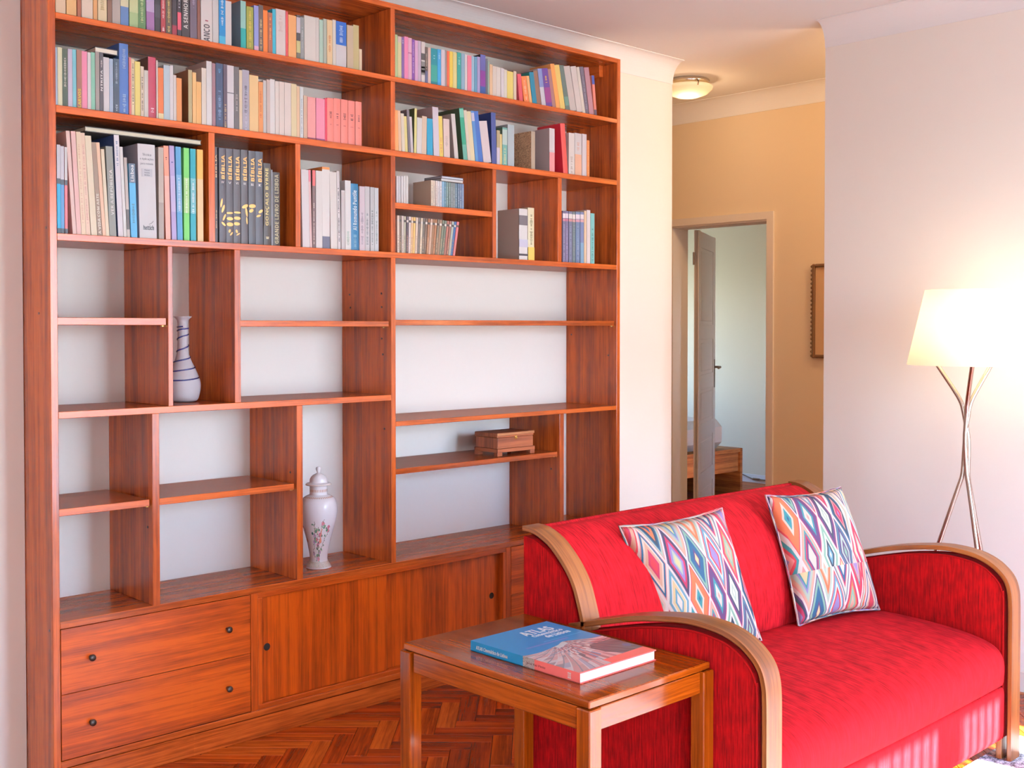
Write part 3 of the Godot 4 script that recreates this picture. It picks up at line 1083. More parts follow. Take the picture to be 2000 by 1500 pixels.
func build_table():
	var x0 := 0.574
	var x1 := 1.09
	var z0 := 1.25
	var z1 := 2.02
	var t := thing("side_table", "square-legged polished wooden side table beside the left arm of the red sofa", "table", v3(x0, 0, z0))
	var w := x1 - x0
	var d := z1 - z0
	board("tabletop", t, M.wood_table, 0, w, 0.664, 0.685, 0, d, 2, 0.003)
	for z in [[-0.004, 0.018], [d - 0.018, d - 0.001]]:
		board("apron", t, M.wood_table, 0.045, w - 0.045, 0.601, 0.662, z[0], z[1], 0, 0.002)
	for x in [[0.002, 0.02], [w - 0.02, w - 0.002]]:
		board("apron", t, M.wood_table, x[0], x[1], 0.601, 0.662, 0.045, d - 0.045, 2, 0.002)
	for x in [-0.008, w - 0.04]:
		for z in [-0.008, d - 0.04]:
			board("leg", t, M.wood_table, x, x + 0.048, 0.0, 0.6625, z, z + 0.048, 1, 0.003)

	# the big book
	var bk := thing("atlas_book", "large hardback book with a blue and city-photo cover, lying on the side table", "book", v3(0.662, 0.6855, 1.461))
	var bw := 0.323
	var bh := 0.445
	var th := 0.031
	var tex := atlas_texture()
	var cm := mat(Color.WHITE, 0.3)
	cm.albedo_texture = tex
	cm.uv1_scale = v3(1, 1, 1)
	var st := begin()
	cbox(st, v3(0.004, 0.003, 0.004), v3(bw - 0.004, th - 0.003, bh - 0.004), 0.0)
	put("pages", st, M.page_white, bk)
	var top := begin()
	# u across the cover from the spine, v from its head to its foot
	quad(top, v3(0, th, 0), v3(bw, th, 0), v3(bw, th, bh), v3(0, th, bh), Vector2(0.1, 0), Vector2(1, 0), Vector2(1, 1), Vector2(0.1, 1), Vector3.UP)
	quad(top, v3(0, th - 0.003, 0), v3(bw, th - 0.003, 0), v3(bw, th - 0.003, bh), v3(0, th - 0.003, bh), Vector2(0.1, 0.99), Vector2(1, 0.99), Vector2(1, 1), Vector2(0.1, 1), Vector3.DOWN)
	quad(top, v3(0, th, bh), v3(bw, th, bh), v3(bw, th - 0.003, bh), v3(0, th - 0.003, bh), Vector2(0.2, 0.995), Vector2(0.9, 0.995), Vector2(0.9, 0.999), Vector2(0.2, 0.999), v3(0, 0, 1))
	quad(top, v3(0, th, 0), v3(bw, th, 0), v3(bw, th - 0.003, 0), v3(0, th - 0.003, 0), Vector2(0.2, 0.005), Vector2(0.9, 0.005), Vector2(0.9, 0.001), Vector2(0.2, 0.001), v3(0, 0, -1))
	quad(top, v3(bw, th, 0), v3(bw, th, bh), v3(bw, th - 0.003, bh), v3(bw, th - 0.003, 0), Vector2(0.999, 0), Vector2(0.999, 1), Vector2(0.995, 1), Vector2(0.995, 0), v3(1, 0, 0))
	quad(top, v3(0, th, 0), v3(0, th, bh), v3(0, 0, bh), v3(0, 0, 0), Vector2(0.1, 0), Vector2(0.1, 1), Vector2(0.0, 1), Vector2(0.0, 0), v3(-1, 0, 0))
	put("cover", top, cm, bk)
	st = begin()
	cbox(st, v3(0, 0, 0), v3(bw, 0.003, bh), 0.0005)
	put("back_cover", st, mat(Color("e0584e"), 0.3), bk)
	var white := mat(Color("fbf8f4"), 0.5)
	var lie := Basis(Vector3.RIGHT, -PI / 2)
	lettering("title", bk, "ATLAS", 0.125, 0.042, white, Transform3D(lie, v3(0.215, th + 0.0002, 0.062)))
	lettering("title", bk, "Cinemático", 0.125, 0.02, white, Transform3D(lie, v3(0.225, th + 0.0002, 0.098)))
	lettering("title", bk, "de Lisboa", 0.1, 0.024, white, Transform3D(lie, v3(0.24, th + 0.0002, 0.126)))
	# spine lettering reads down the spine, towards the foot
	var spine := Basis(v3(0, 0, 1), v3(0, 1, 0), v3(-1, 0, 0))
	lettering("spine_title", bk, "ATLAS Cinemático de Lisboa", 0.135, 0.011, white, Transform3D(spine, v3(-0.0002, 0.015, 0.092)))
	lettering("spine_author", bk, "José Vaz Pinto", 0.075, 0.008, mat(Color("6a2a2a"), 0.5), Transform3D(spine, v3(-0.0002, 0.015, 0.275)), false)
	lettering("publisher_mark", bk, "IIII", 0.012, 0.016, white, Transform3D(spine, v3(-0.0002, 0.0155, 0.405)), true)


# blue sheet over a steep view of red roofs, coral strip at the foot; u < 0.1 wraps the spine
func atlas_texture() -> ImageTexture:
	var n := 640
	var d := PackedByteArray()
	d.resize(n * n * 3)
	var local := RandomNumberGenerator.new()
	local.seed = 17
	var cells := {}
	var roof := [Color("d98a84"), Color("e6b2a8"), Color("c86a66"), Color("f2e6de"), Color("8a98b4"), Color("6a5a60"), Color("dcd6d2"), Color("b8746c")]
	for y in n:
		for x in n:
			var u := float(x) / n
			var v := float(y) / n
			var col := Color("0f86bd")
			var cu := (u - 0.1) / 0.9
			var edge := 0.50 - 0.20 * smoothstep(0.0, 0.5, cu) + 0.0 * cu
			if u < 0.1:
				edge = 0.50
				if v > 0.605:
					col = Color("ec6f68")
				elif v > edge:
					col = Color("dcd4cc") if local.randf() > 0.3 else Color("5c5a5c")
			else:
				edge = 0.50 + 0.02 * sin(cu * 9.0) - 0.04 * smoothstep(0.45, 0.6, cu) + 0.05 * smoothstep(0.6, 1.0, cu)
				var foot := 0.99 if cu < 0.42 else 0.89 + (1.0 - cu) * 0.03
				if v > foot:
					col = Color("ee6a5e")
				elif v > edge:
					# streets fan out from a far square
					var dx := cu - 0.52
					var dy := v - edge + 0.05
					var ang := atan2(dx, dy) * 11.0
					var dep := 0.55 / dy
					var key := Vector2i(int(floor(ang)), int(floor(dep * 3.0)))
					if not cells.has(key):
						cells[key] = roof[local.randi() % roof.size()]
					col = cells[key]
					if absf(ang - floor(ang) - 0.5) > 0.40:
						col = Color("4a5668") if int(floor(ang + 0.5)) % 2 == 0 else Color("e8e4e0")
					if cu > 0.62 and v > 0.62 and (cu - 0.62) * 0.9 > absf(v - 0.74) - 0.06:
						col = col.lerp(Color("42484a"), 0.75)
					if cu < 0.36:
						col = col.lerp(Color("efe6de"), 0.45)
					if absf(cu - 0.5) < 0.09 and v < edge + 0.05:
						col = Color("e8f0e8")
					var q := Vector2(cu - 0.93, v - 0.79)
					if q.length() < 0.035:
						col = Color("5c6c9c")
					col = col.lerp(Color(local.randf(), local.randf(), local.randf()), 0.10)
				elif absf(v - (0.40 - 0.0 * cu)) < 0.012 and cu > 0.18 and cu < 0.72:
					col = col.lerp(Color("8a86c4"), 0.8)
				elif absf(v - 0.365) < 0.005 and cu > 0.45 and cu < 0.95:
					col = Color("5ab0d8")
			set_rgb(d, (y * n + x) * 3, col)
	return image_tex(n, n, d)


# ------------------------------------------------------------------ lamps

func build_floor_lamp():
	var c := v3(3.25, 0, 1.782)
	var l := thing("floor_lamp", "floor lamp with a white tapered shade on three crossing brushed-metal rods", "lamp", c)
	# across = to the right in the photograph, away = from the viewer
	var across := v3(0.723, 0, 0.691)
	var away := v3(0.691, 0, -0.723)
	var spot := func(r: float, deg: float, y: float) -> Vector3:
		return across * r * sin(deg_to_rad(deg)) + away * r * cos(deg_to_rad(deg)) + v3(0, y, 0)
	var feet := [-66.0, 54.0, 176.0]
	var tops := [72.0, -48.0, 192.0]
	for i in 3:
		var w := 0.0115
		var p := PackedVector3Array()
		var raw := [spot.call(0.325, feet[i], 0.006), spot.call(0.03, feet[i], 0.955), spot.call(w, feet[i] + 8, 1.01), spot.call(w, feet[i] + 60, 1.16), spot.call(w, tops[i], 1.285), spot.call(0.024, tops[i], 1.335), spot.call(0.16, tops[i], 1.53)]
		for k in raw.size() - 1:
			for q in 4:
				p.append((raw[k] as Vector3).lerp(raw[k + 1], q / 4.0))
		p.append(raw[raw.size() - 1])
		# ease the bends
		for pass_no in 2:
			var sm := PackedVector3Array([p[0]])
			for k in range(1, p.size() - 1):
				sm.append((p[k - 1] + p[k] * 2.0 + p[k + 1]) / 4.0)
			sm.append(p[p.size() - 1])
			p = sm
		var st := begin()
		tube(st, p, 0.0095, 12)
		put("rod", st, M.chrome, l)
	var shade := mat(Color("fbf6ee"), 0.9)
	shade.backlight_enabled = true
	shade.backlight = Color(0.9, 0.86, 0.78)
	shade.emission_enabled = true
	shade.emission = Color(1.0, 0.95, 0.86)
	shade.emission_energy_multiplier = 0.35
	var st := begin()
	var yb := 1.487
	var yt := 1.812
	lathe(st, PackedVector2Array([Vector2(0.2445, yb), Vector2(0.2465, yb), Vector2(0.173, yt), Vector2(0.171, yt), Vector2(0.2445, yb)]), 64)
	put("lamp_shade", st, shade, l)
	st = begin()
	for i in 3:
		tube(st, PackedVector3Array([spot.call(0.155, tops[i], 1.525), spot.call(0.02, tops[i], 1.56)]), 0.003, 6)
	put("shade_carrier", st, M.chrome, l)
	st = begin()
	lathe(st, PackedVector2Array([Vector2(0.0, 1.545), Vector2(0.02, 1.545), Vector2(0.02, 1.6), Vector2(0.0, 1.6)]), 16)
	put("socket", st, M.steel, l)
	var glow := mat(Color("fff4e0"), 0.5)
	glow.emission_enabled = true
	glow.emission = Color(1.0, 0.9, 0.74)
	glow.emission_energy_multiplier = 3.0
	st = begin()
	lathe(st, PackedVector2Array([Vector2(0.0, 1.6), Vector2(0.014, 1.602), Vector2(0.03, 1.64), Vector2(0.03, 1.66), Vector2(0.018, 1.685), Vector2(0.0, 1.692)]), 16)
	put("bulb", st, glow, l)
	var li := OmniLight3D.new()
	li.name = "floor_lamp_light"
	li.light_color = Color(1.0, 0.90, 0.76)
	li.light_energy = LAMP_ENERGY
	li.light_size = 0.03
	li.omni_range = 12.0
	li.omni_attenuation = 2.0
	li.shadow_enabled = true
	li.position = v3(0, 1.65, 0)
	l.add_child(li)

const LAMP_ENERGY := 0.6


func build_hall_lamp():
	hall_lamp(v3(4.215, CEIL, -0.47), "round flush ceiling light with metal ring and glowing glass bowl, before the bedroom door", 0.6)
	hall_lamp(v3(4.3, CEIL, 1.5), "second flush ceiling light further along the hall, behind the right-hand wall", 8.0)


func hall_lamp(at: Vector3, label: String, power: float):
	var l := thing("ceiling_light", label, "lamp", at)
	var st := begin()
	lathe(st, PackedVector2Array([Vector2(0.0, -0.001), Vector2(0.125, -0.001), Vector2(0.135, -0.008), Vector2(0.135, -0.03), Vector2(0.12, -0.034), Vector2(0.0, -0.034)]), 40)
	put("ring", st, M.chrome, l)
	var glass := mat(Color("fff0d6"), 0.4)
	glass.emission_enabled = true
	glass.emission = Color(1.0, 0.84, 0.6)
	glass.emission_energy_multiplier = 1.3
	st = begin()
	lathe(st, PackedVector2Array([Vector2(0.148, -0.04), Vector2(0.155, -0.048), Vector2(0.15, -0.062), Vector2(0.12, -0.09), Vector2(0.07, -0.108), Vector2(0.0, -0.114)]), 40)
	put("glass_bowl", st, glass, l)
	st = begin()
	for k in 4:
		var t := TAU * k / 4 + 0.5
		var o := v3(cos(t), 0, sin(t))
		tube(st, PackedVector3Array([o * 0.13 + v3(0, -0.02, 0), o * 0.158 + v3(0, -0.04, 0), o * 0.15 + v3(0, -0.062, 0)]), 0.004, 6)
	put("clips", st, M.steel, l)
	var li := OmniLight3D.new()
	li.name = "hall_light"
	li.light_color = Color(1.0, 0.84, 0.66)
	li.light_energy = power
	li.light_size = 0.1
	li.omni_range = 10.0
	li.omni_attenuation = 2.0
	li.shadow_enabled = true
	li.position = v3(0, -0.17, 0)
	l.add_child(li)


# ------------------------------------------------------------------ vases and the little box

func build_small_things():
	# frosted bottle vase with a blue thread wound round it
	var v1 := thing("glass_vase", "frosted grey bottle vase wound with a dark blue glass thread, in the narrow middle compartment", "vase", v3(0.606, 1.3535, -0.2))
	var prof := pts([[0.0, 0.003], [0.04, 0.001], [0.056, 0.008], [0.064, 0.03], [0.068, 0.058], [0.066, 0.084], [0.054, 0.118], [0.043, 0.142], [0.033, 0.163], [0.025, 0.186], [0.021, 0.21], [0.02, 0.25], [0.0205, 0.31], [0.024, 0.327], [0.034, 0.337], [0.034, 0.34], [0.022, 0.332], [0.018, 0.32], [0.017, 0.24]])
	var st := begin()
	lathe(st, smooth_line(prof, 3), 40)
	put("vase_body", st, mat(Color("b9b4b6"), 0.55), v1)
	var p := PackedVector3Array()
	var turns := [[0.30, 0.0], [0.29, 1.0], [0.262, 2.0], [0.212, 3.0], [0.168, 4.0], [0.128, 5.0], [0.088, 6.0], [0.083, 6.6]]
	for i in turns.size() - 1:
		for q in 20:
			var t := lerpf(turns[i][1], turns[i + 1][1], q / 20.0)
			var y := lerpf(turns[i][0], turns[i + 1][0], q / 20.0)
			var r := 0.02
			for k in prof.size() - 6:
				if y >= prof[k].y and y <= prof[k + 1].y:
					r = lerpf(prof[k].x, prof[k + 1].x, (y - prof[k].y) / maxf(1e-5, prof[k + 1].y - prof[k].y))
			var a := TAU * t + 2.0
			p.append(v3(cos(a) * (r + 0.001), y, sin(a) * (r + 0.001)))
	st = begin()
	tube(st, p, 0.0028, 6)
	put("glass_thread", st, mat(Color("24285c"), 0.2), v1)

	# lidded porcelain jar
	var v2 := thing("porcelain_jar", "lidded white porcelain jar painted with flowers and birds, on the base of the bookcase", "vase", v3(1.213, 0.6105, -0.15))
	var pm := mat(Color.WHITE, 0.12)
	pm.albedo_texture = jar_texture()
	st = begin()
	lathe(st, smooth_line(pts([[0.0, 0.0], [0.05, 0.0], [0.053, 0.004], [0.05, 0.012], [0.039, 0.03], [0.038, 0.05], [0.044, 0.085], [0.053, 0.125], [0.065, 0.17], [0.076, 0.21], [0.081, 0.245], [0.079, 0.275], [0.07, 0.298], [0.055, 0.31], [0.041, 0.316], [0.0385, 0.322], [0.038, 0.356]]), 3), 48)
	put("jar_body", st, pm, v2)
	st = begin()
	lathe(st, smooth_line(pts([[0.03, 0.354], [0.052, 0.357], [0.055, 0.361], [0.05, 0.366], [0.039, 0.369], [0.036, 0.385], [0.025, 0.4], [0.01, 0.408], [0.006, 0.412], [0.0085, 0.418], [0.0115, 0.427], [0.0085, 0.435], [0.0, 0.438]]), 3), 40)
	var lid := mat(Color("eeeae8"), 0.12)
	put("lid", st, lid, v2)
	st = begin()
	lathe(st, PackedVector2Array([Vector2(0.0535, 0.3585), Vector2(0.0557, 0.361), Vector2(0.0535, 0.3625)]), 40)
	put("gilt_rim", st, mat(Color("b8986a"), 0.3), v2)

	# small footed wooden box
	var bx := thing("wooden_box", "small dark wooden box with a paler lid edge and brass catch on the shelf", "box", v3(2.178, 1.0225, -0.215))
	var bw := 0.25
	var bd := 0.168
	board("box_body", bx, M.wood_box, 0.004, bw - 0.004, 0.036, 0.09, 0.004, bd - 0.004, 0, 0.002)
	board("lid", bx, M.wood_box, 0.0, bw, 0.0905, 0.112, 0.0, bd - 0.004, 0, 0.002)
	board("lid_edge", bx, M.wood_box_pale, -0.002, bw + 0.002, 0.1, 0.113, bd - 0.006, bd, 0, 0.0015)
	st = begin()
	for z in [0.0, bd - 0.006]:
		cbox(st, v3(-0.002, 0.018, z), v3(bw + 0.002, 0.036, z + 0.008), 0.001, 0)
	for x in [-0.002, bw - 0.004]:
		cbox(st, v3(x, 0.018, 0), v3(x + 0.006, 0.036, bd), 0.001, 2)
	for x in [-0.002, bw - 0.03]:
		for z in [0.0, bd - 0.028]:
			cbox(st, v3(x, 0, z), v3(x + 0.032, 0.0185, z + 0.03), 0.002, 0)
	put("footed_base", st, M.wood_box, bx)
	st = begin()
	cbox(st, v3(bw / 2 - 0.008, 0.078, bd - 0.004), v3(bw / 2 + 0.006, 0.096, bd + 0.001), 0.001)
	lathe(st, PackedVector2Array([Vector2(0.0, -0.004), Vector2(0.005, -0.002), Vector2(0.005, 0.002), Vector2(0.0, 0.004)]), 10, v3(bw / 2 - 0.001, 0.084, bd + 0.003))
	put("catch", st, M.brass, bx)


func jar_texture() -> ImageTexture:
	var n := 512
	var d := PackedByteArray()
	d.resize(n * n * 3)
	for i in n * n:
		set_rgb(d, i * 3, Color("efecea"))
	var local := RandomNumberGenerator.new()
	local.seed = 23
	var blot := func(cx: int, cy: int, r: int, c: Color):
		for y in range(cy - r, cy + r + 1):
			for x in range(cx - r, cx + r + 1):
				if y < 0 or y >= n or (x - cx) * (x - cx) * 2.2 + (y - cy) * (y - cy) > r * r:
					continue
				set_rgb(d, (y * n + posmod(x, n)) * 3, c)
	# texture top = neck, bottom = foot; petals, leaves and winding branches
	for b in 16:
		var x := local.randi() % n
		var y := 430 - local.randi() % 60
		for s in 60:
			x += local.randi_range(-3, 4)
			y -= local.randi_range(0, 6)
			if y < 150:
				break
			blot.call(x, y, 2, Color("7a6a5c"))
			if local.randf() < 0.22:
				var c: Color = [Color("4c7a62"), Color("7ca07c"), Color("3c5c54")][local.randi() % 3]
				blot.call(x + local.randi_range(-12, 12), y + local.randi_range(-8, 8), local.randi_range(4, 8), c)
			if local.randf() < 0.12:
				var c: Color = [Color("d88aa0"), Color("c4708c"), Color("b89cc4"), Color("e8b8b8")][local.randi() % 4]
				for q in 5:
					blot.call(x + int(6 * cos(q * 1.26)), y + int(7 * sin(q * 1.26)), 5, c)
				blot.call(x, y, 3, Color("c8a050"))
	for b in 5:
		var x := 40 + b * 102
		for s in 34:
			blot.call(x + s / 5, 300 - s * 2, 3 + int(8.0 * maxf(0.0, 1.0 - s / 10.0)), Color("d98a70"))
	for x in n:
		for y in n:
			var v := float(y) / n
			if (v > 0.035 and v < 0.06 and (x / 8) % 2 == 0) or (v > 0.125 and v < 0.15 and (x / 6) % 2 == 0):
				set_rgb(d, (y * n + x) * 3, Color("c89a7c"))
			if v > 0.80 and v < 0.86 and local.randf() < 0.45:
				set_rgb(d, (y * n + x) * 3, [Color("7c9c6c"), Color("d8a890"), Color("b0b8b0")][local.randi() % 3])
	return image_tex(n, n, d)


# ------------------------------------------------------------------ books and discs

func slab(st: SurfaceTool, x0: float, x1: float, y0: float, y1: float, z0: float, z1: float):
	cbox(st, v3(x0, y0, z0), v3(x1, y1, z1), 0.0, 1)


func print_box(st: SurfaceTool, w: float, x0: float, x1: float, y0: float, y1: float):
	slab(st, x0, x1, y0, y1, 0.0, 0.0004)


const SHELF_NAME := {"AL": "books on the top shelf, left bay", "BL": "books on the second shelf, left bay", "AR": "books on the top shelf, right bay", "BR": "books on the second shelf, right bay",
	"C1": "books in the wide third-row compartment", "C2": "dark books in the narrow third-row compartment", "C3": "magazines in the third-row compartment", "D8": "books under the right bay", "D9": "books in the far right compartment",
	"QU": "disc cases on the small shelf", "QL": "film cases under the small shelf"}


func build_books():
	for line in BOOKS.split("\n"):
		if line.strip_edges() == "":
			continue
		var f := line.split("|")
		var a := f[0].strip_edges().split(" ")
		one_book(a[0], float(a[1]), float(a[2]), float(a[3]), float(a[4]), float(a[5]), float(a[6]), a[7].substr(1), f[1].strip_edges(), f[2].strip_edges())
	flat_things()


func one_book(key: String, x: float, y: float, t: float, h: float, d: float, lean: float, h6: String, label: String, extra: String):
	var disc: bool = key == "QU" or key == "QL"
	var opts := extra.split(";", false)
	var hard: bool = opts.has("h") or disc
	var side := ""
	for o in opts:
		if o.begins_with("c="):
			side = o.substr(2)
	var root := thing("disc_case" if disc else ("magazine" if key == "C3" and not hard else "book"), label, "case" if disc else ("magazine" if key == "C3" and not hard else "book"), v3(x, y + 0.0006, -0.02 - rng.randf() * 0.002), SHELF_NAME[key])
	# lean > 0: top to the left, standing on its left corner; lean < 0: on its right corner
	root.rotation.z = deg_to_rad(lean)
	var dx := 0.0
	if lean < 0.0:
		root.position.x += t / cos(deg_to_rad(lean))
		dx = -t
	var k := 0.0024 if hard else 0.0008
	k = minf(k, t * 0.2)
	var in_y := 0.003 if hard else 0.0004
	var m := cover_paint(h6)
	var st := begin()
	var pages := begin()
	slab(pages, dx + k, dx + t - k, in_y, h - in_y, -d + 0.002, -k)
	if side != "":
		var sd := begin()
		slab(sd, dx, dx + k, 0, h, -d, -k)
		slab(sd, dx + t - k, dx + t, 0, h, -d, -k)
		put("cover", sd, M.pattern if side == "PATTERN" else cover_paint(side), root)
	else:
		slab(st, dx, dx + k, 0, h, -d, -k)
		slab(st, dx + t - k, dx + t, 0, h, -d, -k)
	# spine: slightly rounded for hardbacks
	if hard and not disc and t > 0.012:
		var prof := PackedVector2Array()
		for i in 7:
			var u := i / 6.0
			prof.append(Vector2(dx + t * u, -0.0025 + 0.0025 * sin(PI * u)))
		st.set_smooth_group(1)
		for i in 6:
			quad(st, v3(prof[i].x, 0, prof[i].y), v3(prof[i + 1].x, 0, prof[i + 1].y), v3(prof[i + 1].x, h, prof[i + 1].y), v3(prof[i].x, h, prof[i].y), Vector2.ZERO, Vector2.ZERO, Vector2.ZERO, Vector2.ZERO, v3(0, 0, 1))
		st.set_smooth_group(-1)
		for e in [0.0, h]:
			for i in 6:
				tri(st, v3(prof[i].x, e, prof[i].y), v3(prof[i + 1].x, e, prof[i + 1].y), v3(dx + t / 2, e, -k - 0.003), Vector2.ZERO, Vector2.ZERO, Vector2.ZERO, v3(0, 1 if e > 0 else -1, 0))
		slab(st, dx, dx + t, 0, h, -k - 0.003, -0.0025)
	else:
		slab(st, dx, dx + t, 0, h, -k, 0)
	put("spine" if side != "" else "cover", st, m, root)
	put("pages", pages, M.black if disc else M.page, root)
	for o in opts:
		var q := o.substr(2).split(":")
		if o.begins_with("b="):
			st = begin()
			slab(st, dx, dx + t, h * float(q[0]), h * float(q[1]), -0.001, 0.0004)
			put("colour_band", st, cover_paint(q[2]), root)
		elif o.begins_with("s="):
			# unreadably small print: a row of little marks along the spine
			st = begin()
			var yy := h * float(q[0])
			var step := minf(t * 0.42, 0.006)
			while yy < h * float(q[1]) - step:
				var l := step * (0.35 + 0.4 * rng.randf())
				if rng.randf() > 0.14:
					var wd := t * (0.2 + 0.22 * rng.randf())
					slab(st, dx + t / 2 - wd / 2, dx + t / 2 + wd / 2, yy, yy + l, -0.001, 0.0007)
				yy += step
			put("small_print", st, cover_paint(q[2]), root).set_meta("kind", "stuff")
		elif o.begins_with("t="):
			var len_ := h * (float(q[1]) - float(q[0]))
			lettering("title", root, q[3], len_, t * 0.52, cover_paint(q[2]), Transform3D(Basis(Vector3.BACK, PI / 2), v3(dx + t / 2, h * (float(q[0]) + float(q[1])) / 2, 0.0005)))
		elif o.begins_with("GB="):
			gilt_spine(root, int(o.substr(3)), t, h)
		elif o == "LEVER":
			binder_spine(root, dx, t, h)


# a multi-volume set with gilt title, a roman numeral and pieces of one gilt picture running across the spines
func gilt_spine(root: Node3D, n: int, t: float, h: float):
	var up := Basis(Vector3.BACK, PI / 2)
	lettering("title", root, "BÍBLIA", h * 0.25, t * 0.62, M.gilt, Transform3D(up, v3(t / 2, h * 0.80, 0.0005)))
	lettering("volume_number", root, ["IV", "V", "VI", "III", "II", "I"][n - 1], t * 0.4, h * 0.022, cover_paint("f0ece8"), Transform3D(Basis(), v3(t / 2, h * 0.64, 0.0005)))
	var st := begin()
	var blobs := {
		1: [[0.3, 0.42, 0.3, 0.05, 80.0], [0.55, 0.36, 0.34, 0.045, 70.0], [0.72, 0.27, 0.3, 0.04, 65.0], [0.6, 0.2, 0.4, 0.02, -40.0]],
		2: [[0.45, 0.32, 0.5, 0.018, 4.0], [0.5, 0.26, 0.48, 0.03, 0.0], [0.5, 0.2, 0.5, 0.035, 0.0], [0.45, 0.13, 0.3, 0.02, 70.0], [0.7, 0.1, 0.3, 0.015, 50.0]],
		3: [[0.5, 0.33, 0.5, 0.018, 0.0], [0.48, 0.27, 0.48, 0.03, 0.0], [0.4, 0.21, 0.45, 0.03, 0.0], [0.4, 0.13, 0.3, 0.02, -70.0], [0.6, 0.1, 0.3, 0.012, 30.0]],
		4: [[0.55, 0.4, 0.5, 0.03, 25.0], [0.75, 0.34, 0.3, 0.05, -80.0], [0.8, 0.25, 0.22, 0.04, -85.0]],
		5: [[0.5, 0.41, 0.52, 0.035, 5.0], [0.35, 0.36, 0.34, 0.03, 30.0]],
		6: [[0.65, 0.36, 0.34, 0.025, 35.0], [0.35, 0.31, 0.32, 0.02, 20.0]],
	}
	for b in blobs[n]:
		# an ellipse of thin gold leaf
		var c := Vector2(b[0] * t, b[1] * h)
		var rot: float = deg_to_rad(b[4])
		var ring := []
		for i in 14:
			var a := TAU * i / 14
			var e := Vector2(cos(a) * b[2] * t, sin(a) * b[3] * h * 0.6)
			if absf(b[4]) > 60:
				e = Vector2(cos(a) * b[3] * h, sin(a) * b[2] * t * 0.5)
			e = e.rotated(rot)
			ring.append(v3(clampf(c.x + e.x, 0.0008, t - 0.0008), c.y + e.y, 0.0007))
		for i in 14:
			tri(st, v3(c.x, c.y, 0.0009), ring[i], ring[(i + 1) % 14], Vector2.ZERO, Vector2.ZERO, Vector2.ZERO, v3(0, 0, 1))
	put("gilt_picture", st, M.gilt, root)


func binder_spine(root: Node3D, dx: float, t: float, h: float):
	var grey := cover_paint("8a8a90")
	var i := 0
	for words in ["Técnica", "e Aplicações", "para móveis"]:
		lettering("title", root, words, t * [0.5, 0.78, 0.72][i], h * 0.028, grey, Transform3D(Basis(), v3(dx + t / 2, h * (0.89 - i * 0.05), 0.0002)), false)
		i += 1
	var st := begin()
	slab(st, dx + t * 0.2, dx + t * 0.8, h * 0.655, h * 0.74, -0.001, 0.0003)
	put("label", st, cover_paint("dadade"), root)
	for k in 3:
		lettering("label_text", root, ["Planos", "Desenhos", "Medidas"][k], t * 0.3, h * 0.016, grey, Transform3D(Basis(), v3(dx + t / 2, h * (0.725 - k * 0.026), 0.0005)), false)
	lettering("logo", root, "hettich", t * 0.6, h * 0.05, cover_paint("3c3c44"), Transform3D(Basis(), v3(dx + t * 0.52, h * 0.115, 0.0002)))
	st = begin()
	tube(st, PackedVector3Array([v3(dx + t * 0.55, h * 0.15, 0.0006), v3(dx + t * 0.68, h * 0.162, 0.0006), v3(dx + t * 0.8, h * 0.185, 0.0006)]), 0.0007, 6)
	put("logo_swoosh", st, cover_paint("5c5c64"), root)


func lying(called: String, label: String, x0: float, x1: float, y0: float, y1: float, z0: float, z1: float, cover_h: String, category: String, group: String, edge_h := "") -> Node3D:
	var o := thing(called, label, category, v3(x0, y0, z1), group)
	var w := x1 - x0
	var t := y1 - y0
	var d := z1 - z0
	var k := minf(0.0025, t * 0.2)
	var st := begin()
	slab(st, 0, w, 0, k, -d, 0)
	slab(st, 0, w, t - k, t, -d, 0)
	slab(st, 0, w, k, t - k, -d, -d + k)
	put("cover", st, cover_paint(cover_h), o)
	st = begin()
	slab(st, 0.002, w - 0.002, k, t - k, -d + k, -0.002)
	put("pages", st, M.page if edge_h == "" else cover_paint(edge_h), o)
	return o


func flat_things():
	lying("book", "large thin dark atlas lying flat across the tops of the books, wide left compartment", 0.141, 0.598, 2.3525, 2.3705, -0.31, -0.028, "4a463c", "book", SHELF_NAME.C1, "eee6c8")
	lying("book", "black book lying flat on top of upright books left of the tall broad blue one", 0.181, 0.2665, 2.6415, 2.6615, -0.17, -0.03, "2c2426", "book", SHELF_NAME.BL)
	lying("disc_case", "white-edged disc case lying on the row of disc cases, lower of the two", 1.808, 1.943, 2.3225, 2.334, -0.155, -0.03, "d8c8bc", "case", SHELF_NAME.QU, "f4f2f0")
	lying("disc_case", "dark-topped disc case lying on the row of disc cases, upper of the two", 1.811, 1.944, 2.3345, 2.346, -0.155, -0.03, "4c5468", "case", SHELF_NAME.QU, "f0f2f6")


